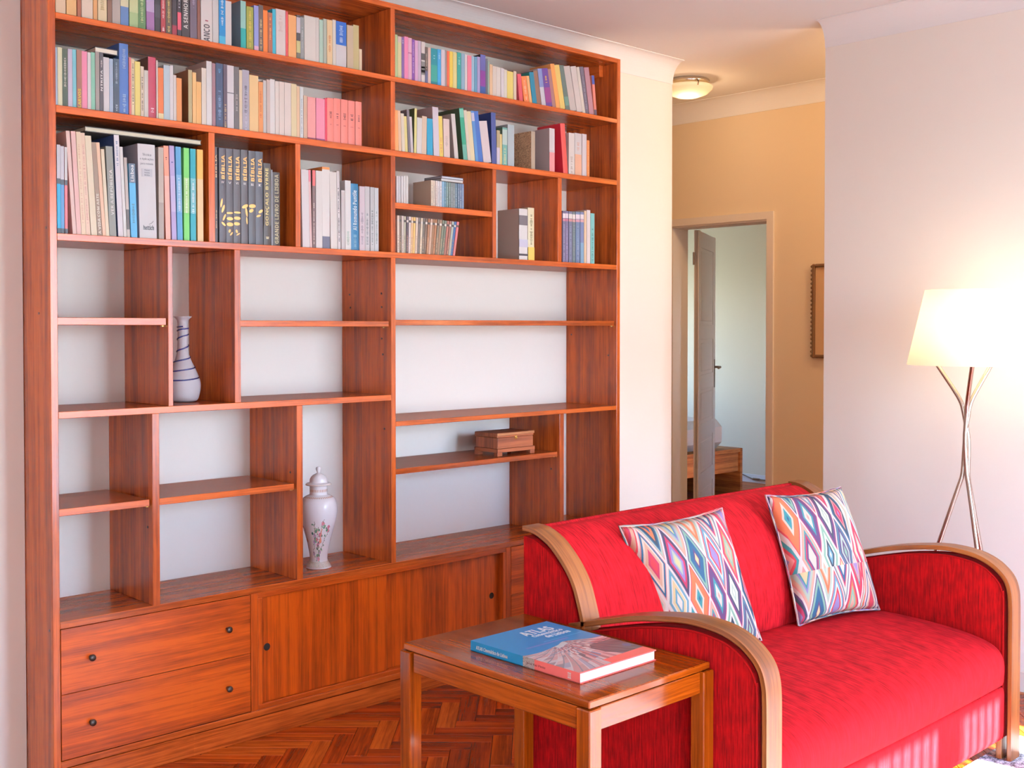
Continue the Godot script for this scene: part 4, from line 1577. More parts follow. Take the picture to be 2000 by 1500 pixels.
const BOOKS := """
AL 0.0360 2.750 0.0354 0.2100 0.100 0.0 #f1d2ab | pale cream book at the left end beside the tan one, top shelf of left bay | 
AL 0.0750 2.750 0.0354 0.1800 0.100 0.0 #eab676 | tan book between the pale cream and brown ones, top shelf of left bay | 
AL 0.1130 2.750 0.0134 0.2000 0.100 0.0 #8a4a2c | brown book between the tan and off-white cream ones, top shelf of left bay | 
AL 0.1290 2.750 0.0404 0.1800 0.100 0.0 #f6dfc4 | off-white cream book between the brown and orange tan ones, top shelf of left bay | 
AL 0.1720 2.750 0.0144 0.2200 0.100 0.0 #d79a5e | orange tan book between the off-white cream and cream lettered ones, top shelf of left bay | 
AL 0.1890 2.750 0.0324 0.2200 0.100 0.0 #f3dcae | cream lettered book between the orange tan and dark brown ones, top shelf of left bay | s=0.2:0.55:b09a6a
AL 0.2240 2.750 0.0164 0.1800 0.100 0.0 #6a4a38 | dark brown book between the cream lettered and grey beige ones, top shelf of left bay | 
AL 0.2420 2.750 0.0304 0.2100 0.100 0.0 #b7a89c | grey beige book between the dark brown and slate blue ones, top shelf of left bay | 
AL 0.2740 2.750 0.0304 0.2000 0.100 0.0 #5d7ba6 | slate blue book between the grey beige and pale green ones, top shelf of left bay | b=0.36:0.75:e6dfb4
AL 0.3070 2.750 0.0334 0.1900 0.100 0.0 #a9bf86 | pale green book between the slate blue and olive green ones, top shelf of left bay | b=0.3:0.7:d5d99f
AL 0.3420 2.750 0.0284 0.1800 0.100 0.0 #4d6a3e | olive green book between the pale green and lilac ones, top shelf of left bay | s=0.15:0.7:c9d39a
AL 0.3730 2.750 0.0314 0.2000 0.100 0.0 #c9b2d2 | lilac book between the olive green and black ones, top shelf of left bay | b=0:0.36:9c6f9a
AL 0.4070 2.750 0.0224 0.1900 0.108 0.0 #241d20 | black book between the lilac and dark red ones, top shelf of left bay | b=0.3:0.55:3a3338
AL 0.4310 2.750 0.0184 0.2100 0.104 0.0 #8c2a2c | dark red book between the black and olive black ones, top shelf of left bay | s=0.05:0.7:f1dcd8
AL 0.4510 2.750 0.0234 0.2100 0.104 0.0 #4a3c2c | olive black book between the dark red and crimson black ones, top shelf of left bay | s=0.05:0.8:cfb46a
AL 0.4760 2.750 0.0194 0.2000 0.110 0.0 #7e1e2c | crimson black book between the olive black and black red-footed ones, top shelf of left bay | b=0.2:0.8:2b2225
AL 0.4980 2.750 0.0154 0.2200 0.107 0.0 #2c2529 | black red-footed book between the crimson black and black white-titled ones, top shelf of left bay | b=0.12:0.42:c9505c;s=0.5:0.75:e8e4e0
AL 0.5160 2.750 0.0324 0.1800 0.121 0.0 #2b2424 | black white-titled book between the black red-footed and grey purple ones, top shelf of left bay | t=0.2:0.9:f4efe8:A SENHORA
AL 0.5500 2.750 0.0284 0.2000 0.117 0.0 #5a4b55 | grey purple book between the black white-titled and rust brown ones, top shelf of left bay | s=0.6:0.85:9d90a0
AL 0.5810 2.750 0.0124 0.2000 0.136 0.0 #6a3a2a | rust brown book between the grey purple and white ones, top shelf of left bay | 
AL 0.5960 2.750 0.0484 0.1900 0.119 0.0 #f0e8e0 | white book between the rust brown and light grey ones, top shelf of left bay | t=0.02:0.36:3c3638:ANCO;s=0.42:0.5:8c2233
AL 0.6460 2.750 0.0244 0.2000 0.119 0.0 #e2ded8 | light grey book between the white and blue-striped white ones, top shelf of left bay | 
AL 0.6720 2.750 0.0284 0.1900 0.121 0.0 #e9eef0 | blue-striped white book between the light grey and bone white ones, top shelf of left bay | b=0.0:0.18:4db4d8;b=0.18:0.36:1d84bc;b=0.36:1:1f7fb8;s=0.4:0.98:f4f8fa
AL 0.7013 2.750 0.0261 0.1760 0.116 0.0 #f2ebe4 | bone white book between blue-striped white and mint and teal, top shelf left bay | 
AL 0.7680 2.750 0.0234 0.1890 0.125 0.0 #9ed0c0 | mint and teal book between bone white and olive gold-lettered, top shelf left bay | b=0:0.43:1f9a93;c=7f97a6
AL 0.7940 2.750 0.0304 0.1720 0.114 0.0 #8f8a34 | olive gold-lettered book between the mint and teal and periwinkle ones, top shelf of left bay | s=0.08:0.95:d8b85a
AL 0.8280 2.750 0.0204 0.1820 0.120 0.0 #9aa4dc | periwinkle book between the olive gold-lettered and dark grey gold-lettered ones, top shelf of left bay | b=0:0.12:f0b8cc
AL 0.8493 2.750 0.0201 0.1880 0.124 0.0 #55463e | dark grey gold-lettered book between the periwinkle and bright orange ones, top shelf of left bay | s=0.05:0.75:d9bf86
AL 0.8703 2.750 0.0201 0.1710 0.113 0.0 #e8782c | bright orange book between the dark grey gold-lettered and russet ones, top shelf of left bay | 
AL 0.8913 2.750 0.0201 0.1660 0.110 0.0 #93543a | russet book between the bright orange and turquoise ones, top shelf of left bay | s=0.35:0.9:f0a05a
AL 0.9123 2.750 0.0151 0.1840 0.121 0.0 #3fb6cc | turquoise book between the russet and warm white ones, top shelf of left bay | 
AL 0.9290 2.750 0.0444 0.1880 0.124 0.0 #f6e8e0 | warm white book between the turquoise and thin red ones, top shelf of left bay | s=0.5:0.9:f1d6cc
AL 0.9750 2.750 0.0104 0.1860 0.123 0.0 #cf4a4a | thin red book between the warm white and soft orange ones, top shelf of left bay | 
AL 0.9870 2.750 0.0374 0.1750 0.115 0.0 #eda869 | soft orange book between the thin red and dark yellow-footed ones, top shelf of left bay | 
AL 1.0260 2.750 0.0184 0.1810 0.119 0.0 #3f3a3a | dark yellow-footed book between the soft orange and mid grey ones, top shelf of left bay | b=0:0.14:6a6454;b=0.15:0.42:cfc78a;b=0.6:0.95:dcd2d8
AL 1.0453 2.750 0.0171 0.1760 0.116 0.0 #8f908c | mid grey book between the dark yellow-footed and thick white ones, top shelf of left bay | s=0.3:0.8:b9bab4
AL 1.0640 2.750 0.0554 0.1870 0.123 0.0 #f4ece0 | thick white book between the mid grey and ivory ones, top shelf of left bay | 
AL 1.1203 2.750 0.0161 0.1880 0.124 0.0 #ece4da | ivory book between the thick white and dark-backed mint ones, top shelf of left bay | 
AL 1.1380 2.750 0.0184 0.1830 0.121 0.0 #c6e0c8 | dark-backed mint book between the ivory and sage grey ones, top shelf of left bay | b=0:1:bfdcc6;c=3c4a44
AL 1.1580 2.750 0.0164 0.1900 0.125 0.0 #b6bca8 | sage grey book between the dark-backed mint and apricot ones, top shelf of left bay | 
AL 1.1760 2.750 0.0264 0.1900 0.125 0.0 #f2cf9c | apricot book between the sage grey and eggshell ones, top shelf of left bay | s=0.3:0.7:d98f58
AL 1.2040 2.750 0.0164 0.1950 0.129 0.0 #f3ebda | eggshell book between the apricot and blue-and-white ones, top shelf of left bay | 
AL 1.2220 2.750 0.0524 0.1930 0.127 0.0 #ebe6e4 | blue-and-white book between the eggshell and beige ones, top shelf of left bay | b=0.49:1:1f5aa8;s=0.55:0.95:dfe8f6;c=44484c
AL 1.2780 2.750 0.0324 0.1860 0.123 0.0 #c9b294 | beige book between the blue-and-white and khaki ones, top shelf of left bay | 
AL 1.3113 2.750 0.0291 0.1930 0.127 0.0 #c5b27c | khaki book between the beige and short cream ones, top shelf of left bay | 
AL 1.3420 2.750 0.0144 0.0950 0.100 0.0 #f0d9b4 | short cream book at the right end beside the khaki one, top shelf of left bay | 
BL 0.0330 2.428 0.0074 0.2040 0.135 0.0 #bcd4e6 | pale blue book at the left end beside the pale yellow one, second shelf left bay | 
BL 0.0413 2.428 0.0161 0.2060 0.136 0.0 #f4f0c4 | pale yellow book between the pale blue and black-green ones, second shelf of left bay | 
BL 0.0583 2.428 0.0181 0.2040 0.135 0.0 #37402e | black-green book between the pale yellow and lilac white ones, second shelf of left bay | s=0.35:0.9:d8d0c0
BL 0.0773 2.428 0.0161 0.2060 0.136 0.0 #d8cede | lilac white book between the black-green and sky turquoise ones, second shelf of left bay | 
BL 0.0943 2.428 0.0131 0.2070 0.137 0.0 #86cfd8 | sky turquoise book between the lilac white and brown yellow-titled ones, second shelf of left bay | 
BL 0.1090 2.428 0.0184 0.2080 0.137 0.0 #8a5844 | brown yellow-titled book between the sky turquoise and pink ones, second shelf of left bay | t=0.02:0.34:e8c83c:LARVOS;c=4a5a44
BL 0.1283 2.428 0.0191 0.2070 0.137 0.0 #ee8ea6 | pink book between the brown yellow-titled and white ones, second shelf of left bay | 
BL 0.1483 2.428 0.0121 0.2050 0.135 0.0 #f2ece8 | white book between the pink and mint green ones, second shelf of left bay | 
BL 0.1620 2.428 0.0144 0.2080 0.137 0.0 #8cc4a8 | mint green book between the white and taupe ones, second shelf of left bay | 
BL 0.1780 2.428 0.0144 0.2130 0.141 0.0 #9a8c82 | taupe book between the mint green and charcoal white-titled ones, second shelf of left bay | 
BL 0.1933 2.428 0.0131 0.2130 0.141 0.0 #4a4244 | charcoal white-titled book between the taupe and plain white ones, second shelf of left bay | t=0.35:0.7:f4efe8:NTRITA;s=0.75:0.88:f4efe8
BL 0.2073 2.428 0.0211 0.1980 0.131 0.0 #ece8e6 | plain white book between the charcoal white-titled and powder blue ones, second shelf of left bay | 
BL 0.2293 2.428 0.0141 0.1960 0.129 0.0 #b4c8dc | powder blue book between the plain white and navy grey ones, second shelf of left bay | 
BL 0.2450 2.428 0.0214 0.1990 0.131 0.0 #34404c | navy grey book between powder blue and tall broad blue, second shelf left bay | s=0.05:0.2:c8d2d8;s=0.55:0.95:aab6c0
BL 0.2680 2.428 0.0344 0.2590 0.171 0.0 #4e70ac | tall broad blue book between navy grey and thin rust pink, second shelf left bay | s=0.04:0.3:a9c2de;s=0.65:0.95:a9bede;h
BL 0.3040 2.428 0.0084 0.2130 0.141 0.0 #c46a62 | thin rust pink book between tall broad blue and cream black-marked, second shelf left bay | 
BL 0.3133 2.428 0.0121 0.2090 0.138 0.0 #f0dcae | cream black-marked book between the thin rust pink and yellow ones, second shelf of left bay | s=0.2:0.95:3a3430
BL 0.3270 2.428 0.0204 0.2020 0.133 0.0 #f1db7c | yellow book between the cream black-marked and small cream ones, second shelf of left bay | 
BL 0.3490 2.428 0.0124 0.1870 0.123 0.0 #e8d6bc | small cream book between the yellow and low ivory ones, second shelf of left bay | s=0.1:0.8:6a5a4c
BL 0.3630 2.428 0.0154 0.1750 0.116 0.0 #e6e2d4 | low ivory book between the small cream and dark red ones, second shelf of left bay | 
BL 0.3800 2.428 0.0304 0.2280 0.150 0.0 #a03244 | dark red book between the low ivory and thin white ones, second shelf of left bay | h;c=6a4a3a;s=0.1:0.18:e8c8c8
BL 0.4113 2.428 0.0061 0.2190 0.145 0.0 #f2e4d4 | thin white book between the dark red and orange rust ones, second shelf of left bay | 
BL 0.4183 2.428 0.0211 0.1930 0.127 0.0 #c8642c | orange rust book between the thin white and ice blue ones, second shelf of left bay | b=0:0.12:efdca8
BL 0.4403 2.428 0.0241 0.2060 0.136 0.0 #cfe2e8 | ice blue book between the orange rust and bright white ones, second shelf of left bay | 
BL 0.4653 2.428 0.0131 0.2090 0.138 0.0 #f2eeec | bright white book between the ice blue and low white ones, second shelf of left bay | 
BL 0.4793 2.428 0.0121 0.1750 0.116 0.0 #f0e8de | low white book between bright white and low orange tan, second shelf left bay | 
BL 0.4923 2.428 0.0211 0.1660 0.110 0.0 #d88a4c | low orange tan book between low white and olive cream tall, second shelf left bay | 
BL 0.5410 2.428 0.0154 0.2040 0.135 0.0 #b8a678 | olive cream tall book between low orange tan and light orange, second shelf left bay | c=7a4a2c
BL 0.5580 2.428 0.0154 0.1970 0.130 0.0 #f0bc78 | light orange book between olive cream tall and low light orange, second shelf left bay | 
BL 0.5750 2.428 0.0204 0.1640 0.108 0.0 #eeb46c | low light orange book between the light orange and cream ones, second shelf of left bay | 
BL 0.5970 2.428 0.0194 0.2200 0.145 0.0 #f6ead8 | cream book between the low light orange and tall white ones, second shelf of left bay | 
BL 0.6180 2.428 0.0224 0.2500 0.165 0.0 #f4f2ee | tall white book between the cream and mauve brown ones, second shelf of left bay | c=cbb6a8
BL 0.6420 2.428 0.0144 0.2450 0.162 0.0 #8c6468 | mauve brown book between the tall white and dark navy ones, second shelf of left bay | 
BL 0.6580 2.428 0.0304 0.2490 0.164 0.0 #2e3c54 | dark navy book between the mauve brown and plum black ones, second shelf of left bay | s=0.1:0.6:8098b4;s=0.85:0.95:5a8cb0
BL 0.6900 2.428 0.0164 0.2490 0.164 0.0 #4a3a44 | plum black book between the dark navy and white ring-marked ones, second shelf of left bay | s=0.02:0.4:c8aa6a
BL 0.7073 2.428 0.0291 0.2480 0.164 0.0 #efe8e8 | white ring-marked book between the plum black and dark grey ones, second shelf of left bay | b=0.56:0.575:7a7478
BL 0.7380 2.428 0.0214 0.2470 0.163 0.0 #57504e | dark grey book between the white ring-marked and thin cream ones, second shelf of left bay | s=0.3:0.6:a8a09a
BL 0.7603 2.428 0.0131 0.2370 0.156 0.0 #efd9b8 | thin cream book between dark grey and mottled lilac grey, second shelf left bay | 
BL 0.7743 2.428 0.0301 0.2410 0.159 0.0 #b8b2bc | mottled lilac grey book between thin cream and broad light orange, second shelf left bay | s=0.02:0.7:e4e0ec;s=0.3:0.75:6c6470
BL 0.8053 2.428 0.0401 0.2250 0.149 0.0 #f3c98c | broad light orange book between mottled lilac grey and orange brown, second shelf left bay | 
BL 0.8470 2.428 0.0204 0.2040 0.135 0.0 #d98a4c | orange brown book between broad light orange and grey white, second shelf left bay | s=0.3:0.85:b86434
BL 0.8683 2.428 0.0141 0.2130 0.141 0.0 #d8d6ce | grey white book between the orange brown and pinkish grey ones, second shelf of left bay | 
BL 0.8840 2.428 0.0154 0.2180 0.144 0.0 #d6c2b6 | pinkish grey book between the grey white and clean white ones, second shelf of left bay | 
BL 0.9003 2.428 0.0221 0.2230 0.147 0.0 #f8f4ee | clean white book between the pinkish grey and cream pages-toned ones, second shelf of left bay | 
BL 0.9240 2.428 0.0184 0.2180 0.144 0.0 #f4e8dc | cream pages-toned book between the clean white and shell cream ones, second shelf of left bay | 
BL 0.9433 2.428 0.0231 0.2190 0.145 0.0 #f6e6d8 | shell cream book between cream pages-toned and broad shell cream, second shelf left bay | 
BL 0.9673 2.428 0.0311 0.2190 0.145 0.0 #f5e6da | broad shell cream book between shell cream and pale butter yellow, second shelf left bay | 
BL 1.0000 2.428 0.0254 0.2190 0.145 0.0 #f2dfae | pale butter yellow book between broad shell cream and peach cream, second shelf left bay | 
BL 1.0263 2.428 0.0141 0.2120 0.140 0.0 #f0c8a0 | peach cream book between pale butter yellow and pale bluish white, second shelf left bay | 
BL 1.0420 2.428 0.0154 0.2100 0.139 0.0 #e8ece8 | pale bluish white book between the peach cream and fawn ones, second shelf of left bay | s=0.1:0.8:b8c0c4
BL 1.0590 2.428 0.0174 0.1790 0.118 0.0 #d8b294 | fawn book between the pale bluish white and salmon pink ones, second shelf of left bay | 
BL 1.0780 2.428 0.0394 0.1760 0.116 0.0 #f0a098 | salmon pink book between the fawn and rose pink ones, second shelf of left bay | b=0.02:0.05:8c3a50
BL 1.1200 2.428 0.0434 0.1770 0.117 0.0 #f294a8 | rose pink book between the salmon pink and crimson ones, second shelf of left bay | b=0.02:0.05:7c2a60
BL 1.1650 2.428 0.0104 0.1820 0.120 0.0 #c42c40 | crimson book between the rose pink and salmon emblem ones, second shelf of left bay | 
BL 1.1770 2.428 0.0324 0.1860 0.123 0.0 #ef8676 | salmon emblem volume, first of 5 alike counted from left, second shelf of left bay | s=0.55:0.72:7a3a34;s=0.4:0.46:b0584c;h
BL 1.2110 2.428 0.0344 0.1890 0.125 0.0 #ef8676 | salmon emblem volume, second of 5 alike counted from left, second shelf of left bay | s=0.55:0.72:6a3030;s=0.4:0.46:b0584c;h
BL 1.2470 2.428 0.0364 0.1890 0.125 0.0 #ef8676 | salmon emblem volume, third of 5 alike counted from left, second shelf of left bay | s=0.55:0.72:7a3a34;s=0.4:0.46:b0584c;h
BL 1.2850 2.428 0.0354 0.1890 0.125 0.0 #ef8676 | salmon emblem volume, fourth of 5 alike counted from left, second shelf of left bay | s=0.55:0.72:4a2420;s=0.4:0.46:b0584c;h
BL 1.3220 2.428 0.0324 0.1900 0.125 0.0 #ee8a78 | salmon emblem volume, fifth of 5 alike counted from left, second shelf of left bay | s=0.55:0.72:6a3030;s=0.4:0.46:b0584c;h
AR 1.5280 2.750 0.0074 0.2220 0.147 0.0 #f2dcc0 | thin cream book at the left end beside the pale green one, top shelf right bay | 
AR 1.5370 2.750 0.0134 0.1910 0.126 0.0 #c8d89c | pale green book between the thin cream and cream yellow ones, top shelf of right bay | 
AR 1.5513 2.750 0.0201 0.1860 0.123 0.0 #f0e6ac | cream yellow book between pale green and slate and purple, top shelf right bay | b=0.86:1:f0d8c8
AR 1.5723 2.750 0.0141 0.1860 0.123 0.0 #5a5c80 | slate and purple book between cream yellow and hot pink, top shelf right bay | b=0:1:7e5c94;s=0.85:0.95:d0dce6
AR 1.5880 2.750 0.0214 0.1920 0.127 0.0 #fa94b8 | hot pink book between slate and purple and pale pink, top shelf right bay | 
AR 1.6103 2.750 0.0201 0.1900 0.125 0.0 #f4bcd0 | pale pink book between the hot pink and violet ones, top shelf of right bay | b=0.63:0.66:c87a9c
AR 1.6320 2.750 0.0144 0.1870 0.123 0.0 #84509c | violet book between the pale pink and pink lilac ones, top shelf of right bay | s=0.2:0.95:c8b0d8
AR 1.6480 2.750 0.0174 0.1850 0.122 0.0 #f0bcdc | pink lilac book between the violet and lilac grey ones, top shelf of right bay | 
AR 1.6663 2.750 0.0161 0.1860 0.123 0.0 #d8c4d4 | lilac grey book between the pink lilac and white black-labelled ones, top shelf of right bay | 
AR 1.6840 2.750 0.0204 0.1850 0.122 0.0 #f0e4dc | white black-labelled book between the lilac grey and dark brown ones, top shelf of right bay | b=0.2:0.52:8c8680;b=0.24:0.4:3c3834;b=0.56:0.72:4a4440
AR 1.7060 2.750 0.0154 0.1650 0.109 0.0 #54443c | dark brown book between the white black-labelled and cream pink ones, top shelf of right bay | b=0:0.35:5c5a74;s=0.4:0.85:b8a890
AR 1.7230 2.750 0.0164 0.1650 0.109 0.0 #f0ccb8 | cream pink book between the dark brown and deep teal ones, top shelf of right bay | 
AR 1.7410 2.750 0.0374 0.1660 0.110 0.0 #1f828c | deep teal book between the cream pink and sky blue ones, top shelf of right bay | s=0.72:0.9:c8e4e4;b=0.1:0.55:3c9c8c
AR 1.7800 2.750 0.0204 0.1680 0.111 0.0 #48ace4 | sky blue book between the deep teal and white lilac ones, top shelf of right bay | s=0.7:0.95:c0e4f6
AR 1.8020 2.750 0.0234 0.1690 0.112 0.0 #f0e4e8 | white lilac book between the sky blue and thin taupe ones, top shelf of right bay | 
AR 1.8270 2.750 0.0074 0.1710 0.113 0.0 #a89a94 | thin taupe book between the white lilac and orange red ones, top shelf of right bay | 
AR 1.8360 2.750 0.0144 0.1690 0.112 0.0 #e0603c | orange red book between the thin taupe and yellow ones, top shelf of right bay | 
AR 1.8520 2.750 0.0194 0.1700 0.112 0.0 #f8d458 | yellow book between the orange red and pale yellow ones, top shelf of right bay | 
AR 1.8730 2.750 0.0234 0.1700 0.112 0.0 #f6e89c | pale yellow book between the yellow and teal green ones, top shelf of right bay | 
AR 1.8980 2.750 0.0234 0.1730 0.114 0.0 #34988c | teal green book between the pale yellow and grey blue ones, top shelf of right bay | s=0.68:0.92:c0e4dc
AR 1.9230 2.750 0.0214 0.1730 0.114 0.0 #9cbcd0 | grey blue book between the teal green and white ones, top shelf of right bay | 
AR 1.9453 2.750 0.0141 0.1720 0.114 0.0 #f4ece8 | white book between the grey blue and pink red ones, top shelf of right bay | 
AR 1.9610 2.750 0.0254 0.1690 0.112 0.0 #f08494 | pink red book between the white and light blue ones, top shelf of right bay | 
AR 1.9880 2.750 0.0164 0.1700 0.112 0.0 #acd0e4 | light blue book between the pink red and steel blue ones, top shelf of right bay | 
AR 2.0060 2.750 0.0164 0.1700 0.112 0.0 #6ca4c0 | steel blue book between the light blue and lilac ones, top shelf of right bay | 
AR 2.0233 2.750 0.0171 0.1730 0.114 0.0 #bcb0dc | lilac book between the steel blue and purple navy-footed ones, top shelf of right bay | 
AR 2.0420 2.750 0.0324 0.1870 0.123 0.0 #7c3484 | purple navy-footed book between the lilac and dark grey ones, top shelf of right bay | b=0:0.2:2c4c88;b=0.6:1:5c5c98;c=2c2430
AR 2.0760 2.750 0.0134 0.1730 0.114 0.0 #5c5c64 | dark grey book between purple navy-footed and thin grey green, top shelf right bay | 
AR 2.0910 2.750 0.0094 0.1640 0.108 0.0 #a0b8a4 | thin grey green book between the dark grey and peach ones, top shelf of right bay | 
AR 2.1020 2.750 0.0184 0.1500 0.100 0.0 #f4cca0 | peach book between the thin grey green and cream ones, top shelf of right bay | 
AR 2.1220 2.750 0.0244 0.1440 0.100 0.0 #f6e8d8 | cream book between the peach and soft white ones, top shelf of right bay | 
AR 2.1480 2.750 0.0254 0.1450 0.100 0.0 #f8f0e4 | soft white book between the cream and milk white ones, top shelf of right bay | 
AR 2.1750 2.750 0.0204 0.1440 0.100 0.0 #f4ecec | milk white book between the soft white and ivory ones, top shelf of right bay | 
AR 2.1970 2.750 0.0184 0.1400 0.100 0.0 #f6eedc | ivory book between the milk white and bright yellow ones, top shelf of right bay | 
AR 2.2170 2.750 0.0404 0.1360 0.100 0.0 #f8e07c | bright yellow book between the ivory and cream orange-footed ones, top shelf of right bay | 
AR 2.2590 2.750 0.0194 0.1420 0.100 0.0 #f2dcc0 | cream orange-footed book between the bright yellow and crimson ones, top shelf of right bay | 
AR 2.3000 2.750 0.0252 0.1328 0.100 6.5 #d8545c | leaning crimson book between the cream orange-footed and orange patterned ones, top shelf of right bay | 
AR 2.3330 2.750 0.0328 0.1263 0.100 9.8 #f48448 | leaning orange patterned book between the crimson and apricot ones, top shelf of right bay | s=0.1:0.9:f8c8a4
AR 2.3680 2.750 0.0191 0.1330 0.100 10.0 #f0b478 | leaning apricot book between the orange patterned and teal ones, top shelf of right bay | 
AR 2.3900 2.750 0.0300 0.1540 0.102 9.3 #1c7c98 | leaning teal book between the apricot and brown ones, top shelf of right bay | c=2c8c84
AR 2.4220 2.750 0.0299 0.1669 0.110 9.8 #86604c | leaning brown book between the teal and white ones, top shelf of right bay | 
AR 2.4540 2.750 0.0298 0.1812 0.120 10.2 #e4e4ec | leaning white book between the brown and purple ones, top shelf of right bay | b=0.5:1:8c9cd0
AR 2.4860 2.750 0.0424 0.1873 0.124 10.6 #5c3c84 | leaning purple book between the white and mauve ones, top shelf of right bay | b=0.1:0.5:8c3c7c;s=0.62:0.82:f4b84c
AR 2.5310 2.750 0.0247 0.1911 0.126 11.1 #a4746c | leaning mauve book between the purple and tall orange ones, top shelf of right bay | 
AR 2.5580 2.750 0.0285 0.2210 0.146 11.5 #f8a85c | leaning tall orange book between the mauve and yellow ones, top shelf of right bay | 
AR 2.5890 2.750 0.0352 0.2200 0.145 11.9 #f8d478 | leaning yellow book between the tall orange and dark green ones, top shelf of right bay | 
AR 2.6270 2.750 0.0305 0.2241 0.148 12.3 #5c6c64 | leaning dark green book between the yellow and thick grey-white ones, top shelf of right bay | b=0.1:0.3:6c9484
AR 2.6610 2.750 0.0451 0.2253 0.149 12.9 #e0d4cc | leaning thick grey-white book between dark green and white cream, top shelf right bay | 
AR 2.7090 2.750 0.0404 0.2315 0.153 12.5 #f0e4dc | leaning white cream book between the thick grey-white and ivory ones, top shelf of right bay | 
AR 2.7520 2.750 0.0219 0.2350 0.155 11.8 #f6ecdc | leaning ivory book between the white cream and charcoal ones, top shelf of right bay | 
AR 2.7760 2.750 0.0249 0.2403 0.159 10.8 #68606c | leaning charcoal book between the ivory and dusty rose ones, top shelf of right bay | s=0.1:0.8:9c94a0
AR 2.8030 2.750 0.0358 0.2407 0.159 10.0 #c08c94 | leaning dusty rose book between the charcoal and small salmon ones, top shelf of right bay | 
AR 2.8420 2.750 0.0193 0.2063 0.136 6.4 #f08c78 | small salmon book at the right end beside the dusty rose one, top shelf right bay | b=0.78:1:4c5ca4;b=0:0.15:5c4c5c
BR 1.5360 2.428 0.0194 0.1811 0.120 1.6 #fab06c | orange book at the left end beside the peach one, second shelf of right bay | 
BR 1.5570 2.428 0.0144 0.1811 0.120 2.0 #f4cca8 | peach book between the orange and cream ones, second shelf of right bay | 
BR 1.5730 2.428 0.0174 0.1703 0.112 2.4 #f6e8d0 | cream book between the peach and pale yellow ones, second shelf of right bay | 
BR 1.5913 2.428 0.0151 0.1603 0.106 2.6 #f2e090 | pale yellow book between the cream and dark grey ones, second shelf of right bay | 
BR 1.6100 2.428 0.0134 0.1913 0.126 3.0 #6c6468 | dark grey book between the pale yellow and white ones, second shelf of right bay | 
BR 1.6250 2.428 0.0134 0.1623 0.107 3.4 #ece4e4 | white book between the dark grey and olive-sided yellow ones, second shelf of right bay | 
BR 1.6410 2.428 0.0134 0.2030 0.134 -1.1 #f0e898 | olive-sided yellow book between the white and clean white ones, second shelf of right bay | c=4c5030
BR 1.6570 2.428 0.0284 0.1640 0.108 -1.0 #f4efe8 | clean white book between the olive-sided yellow and tan ones, second shelf of right bay | 
BR 1.6863 2.428 0.0271 0.1740 0.115 -0.9 #e4c4a4 | tan book between the clean white and turquoise blue ones, second shelf of right bay | b=0:1:ead0b4
BR 1.7170 2.428 0.0333 0.1676 0.111 0.3 #2ca0c4 | turquoise blue book between the tan and tall lilac white ones, second shelf of right bay | 
BR 1.7560 2.428 0.0343 0.2236 0.148 2.1 #eee4ec | tall lilac white book between turquoise blue and yellow orange-lettered, second shelf right bay | c=b8a09c
BR 1.7920 2.428 0.0224 0.1863 0.123 2.5 #f6d86c | yellow orange-lettered book between tall lilac white and pinkish white, second shelf right bay | s=0.1:0.5:e89c70
BR 1.8170 2.428 0.0364 0.1780 0.118 1.3 #f4dcd0 | pinkish white book between the yellow orange-lettered and white stained ones, second shelf of right bay | s=0.3:0.6:d8c4b8
BR 1.8820 2.428 0.0233 0.2072 0.137 6.1 #efe8e0 | white stained book between the pinkish white and bright green ones, second shelf of right bay | c=b4a49c
BR 1.9370 2.428 0.0252 0.2405 0.159 6.4 #2c9474 | bright green book between the white stained and cream ones, second shelf of right bay | b=0:0.3:6cb09c;c=3c4c34;b=0.82:0.98:7cc8b0
BR 1.9640 2.428 0.0183 0.2337 0.154 6.7 #f4e8d0 | leaning cream book between the bright green and buttery ones, second shelf of right bay | 
BR 1.9833 2.428 0.0258 0.2312 0.153 6.9 #f6e6b8 | leaning buttery book between the cream and light blue ones, second shelf of right bay | 
BR 2.0120 2.428 0.0182 0.2369 0.156 7.4 #5c94cc | leaning light blue book between the buttery and royal blue ones, second shelf of right bay | b=0.8:0.96:dcdcf4
BR 2.0320 2.428 0.0281 0.2383 0.157 7.8 #3c68b0 | leaning royal blue book between light blue and broad white, second shelf right bay | 
BR 2.0640 2.428 0.0498 0.1963 0.130 8.7 #f2e4e4 | leaning broad white book between royal blue and tall navy, second shelf right bay | 
BR 2.1170 2.428 0.0294 0.2451 0.162 1.6 #3c4a80 | tall navy book between the broad white and small lilac-white ones, second shelf of right bay | c=1c2c5c
BR 2.1480 2.428 0.0204 0.1650 0.109 0.0 #e0dcec | small lilac-white book between tall navy and small cream yellow, second shelf right bay | b=0.5:1:b8a880
BR 2.1700 2.428 0.0134 0.1490 0.100 0.0 #f2d890 | small cream yellow book between small lilac-white and teal patterned, second shelf right bay | 
BR 2.1850 2.428 0.0314 0.1830 0.121 0.0 #7cb8ac | teal patterned book between small cream yellow and pale blue grey, second shelf right bay | b=0.55:0.95:cfe6dc;s=0.02:0.5:f0e8a4;c=5c7c64
BR 2.2210 2.428 0.0434 0.2020 0.133 0.0 #c0d0d4 | pale blue grey book between teal patterned and patterned-cover beige, second shelf right bay | 
BR 2.3810 2.428 0.0264 0.1880 0.124 0.0 #b8a48c | patterned-cover beige book between pale blue grey and grey-sided white, second shelf right bay | c=PATTERN
BR 2.5070 2.428 0.0374 0.2180 0.144 0.0 #f2ecec | grey-sided white book between patterned-cover beige and tall bright red, second shelf right bay | b=0:0.45:f0a0a0;c=cfc6c6;b=0.45:0.5:e8e0e4
BR 2.6120 2.428 0.0332 0.2521 0.166 5.5 #f0544c | tall bright red book between grey-sided white and white footed-grey, second shelf right bay | h;c=d41c30
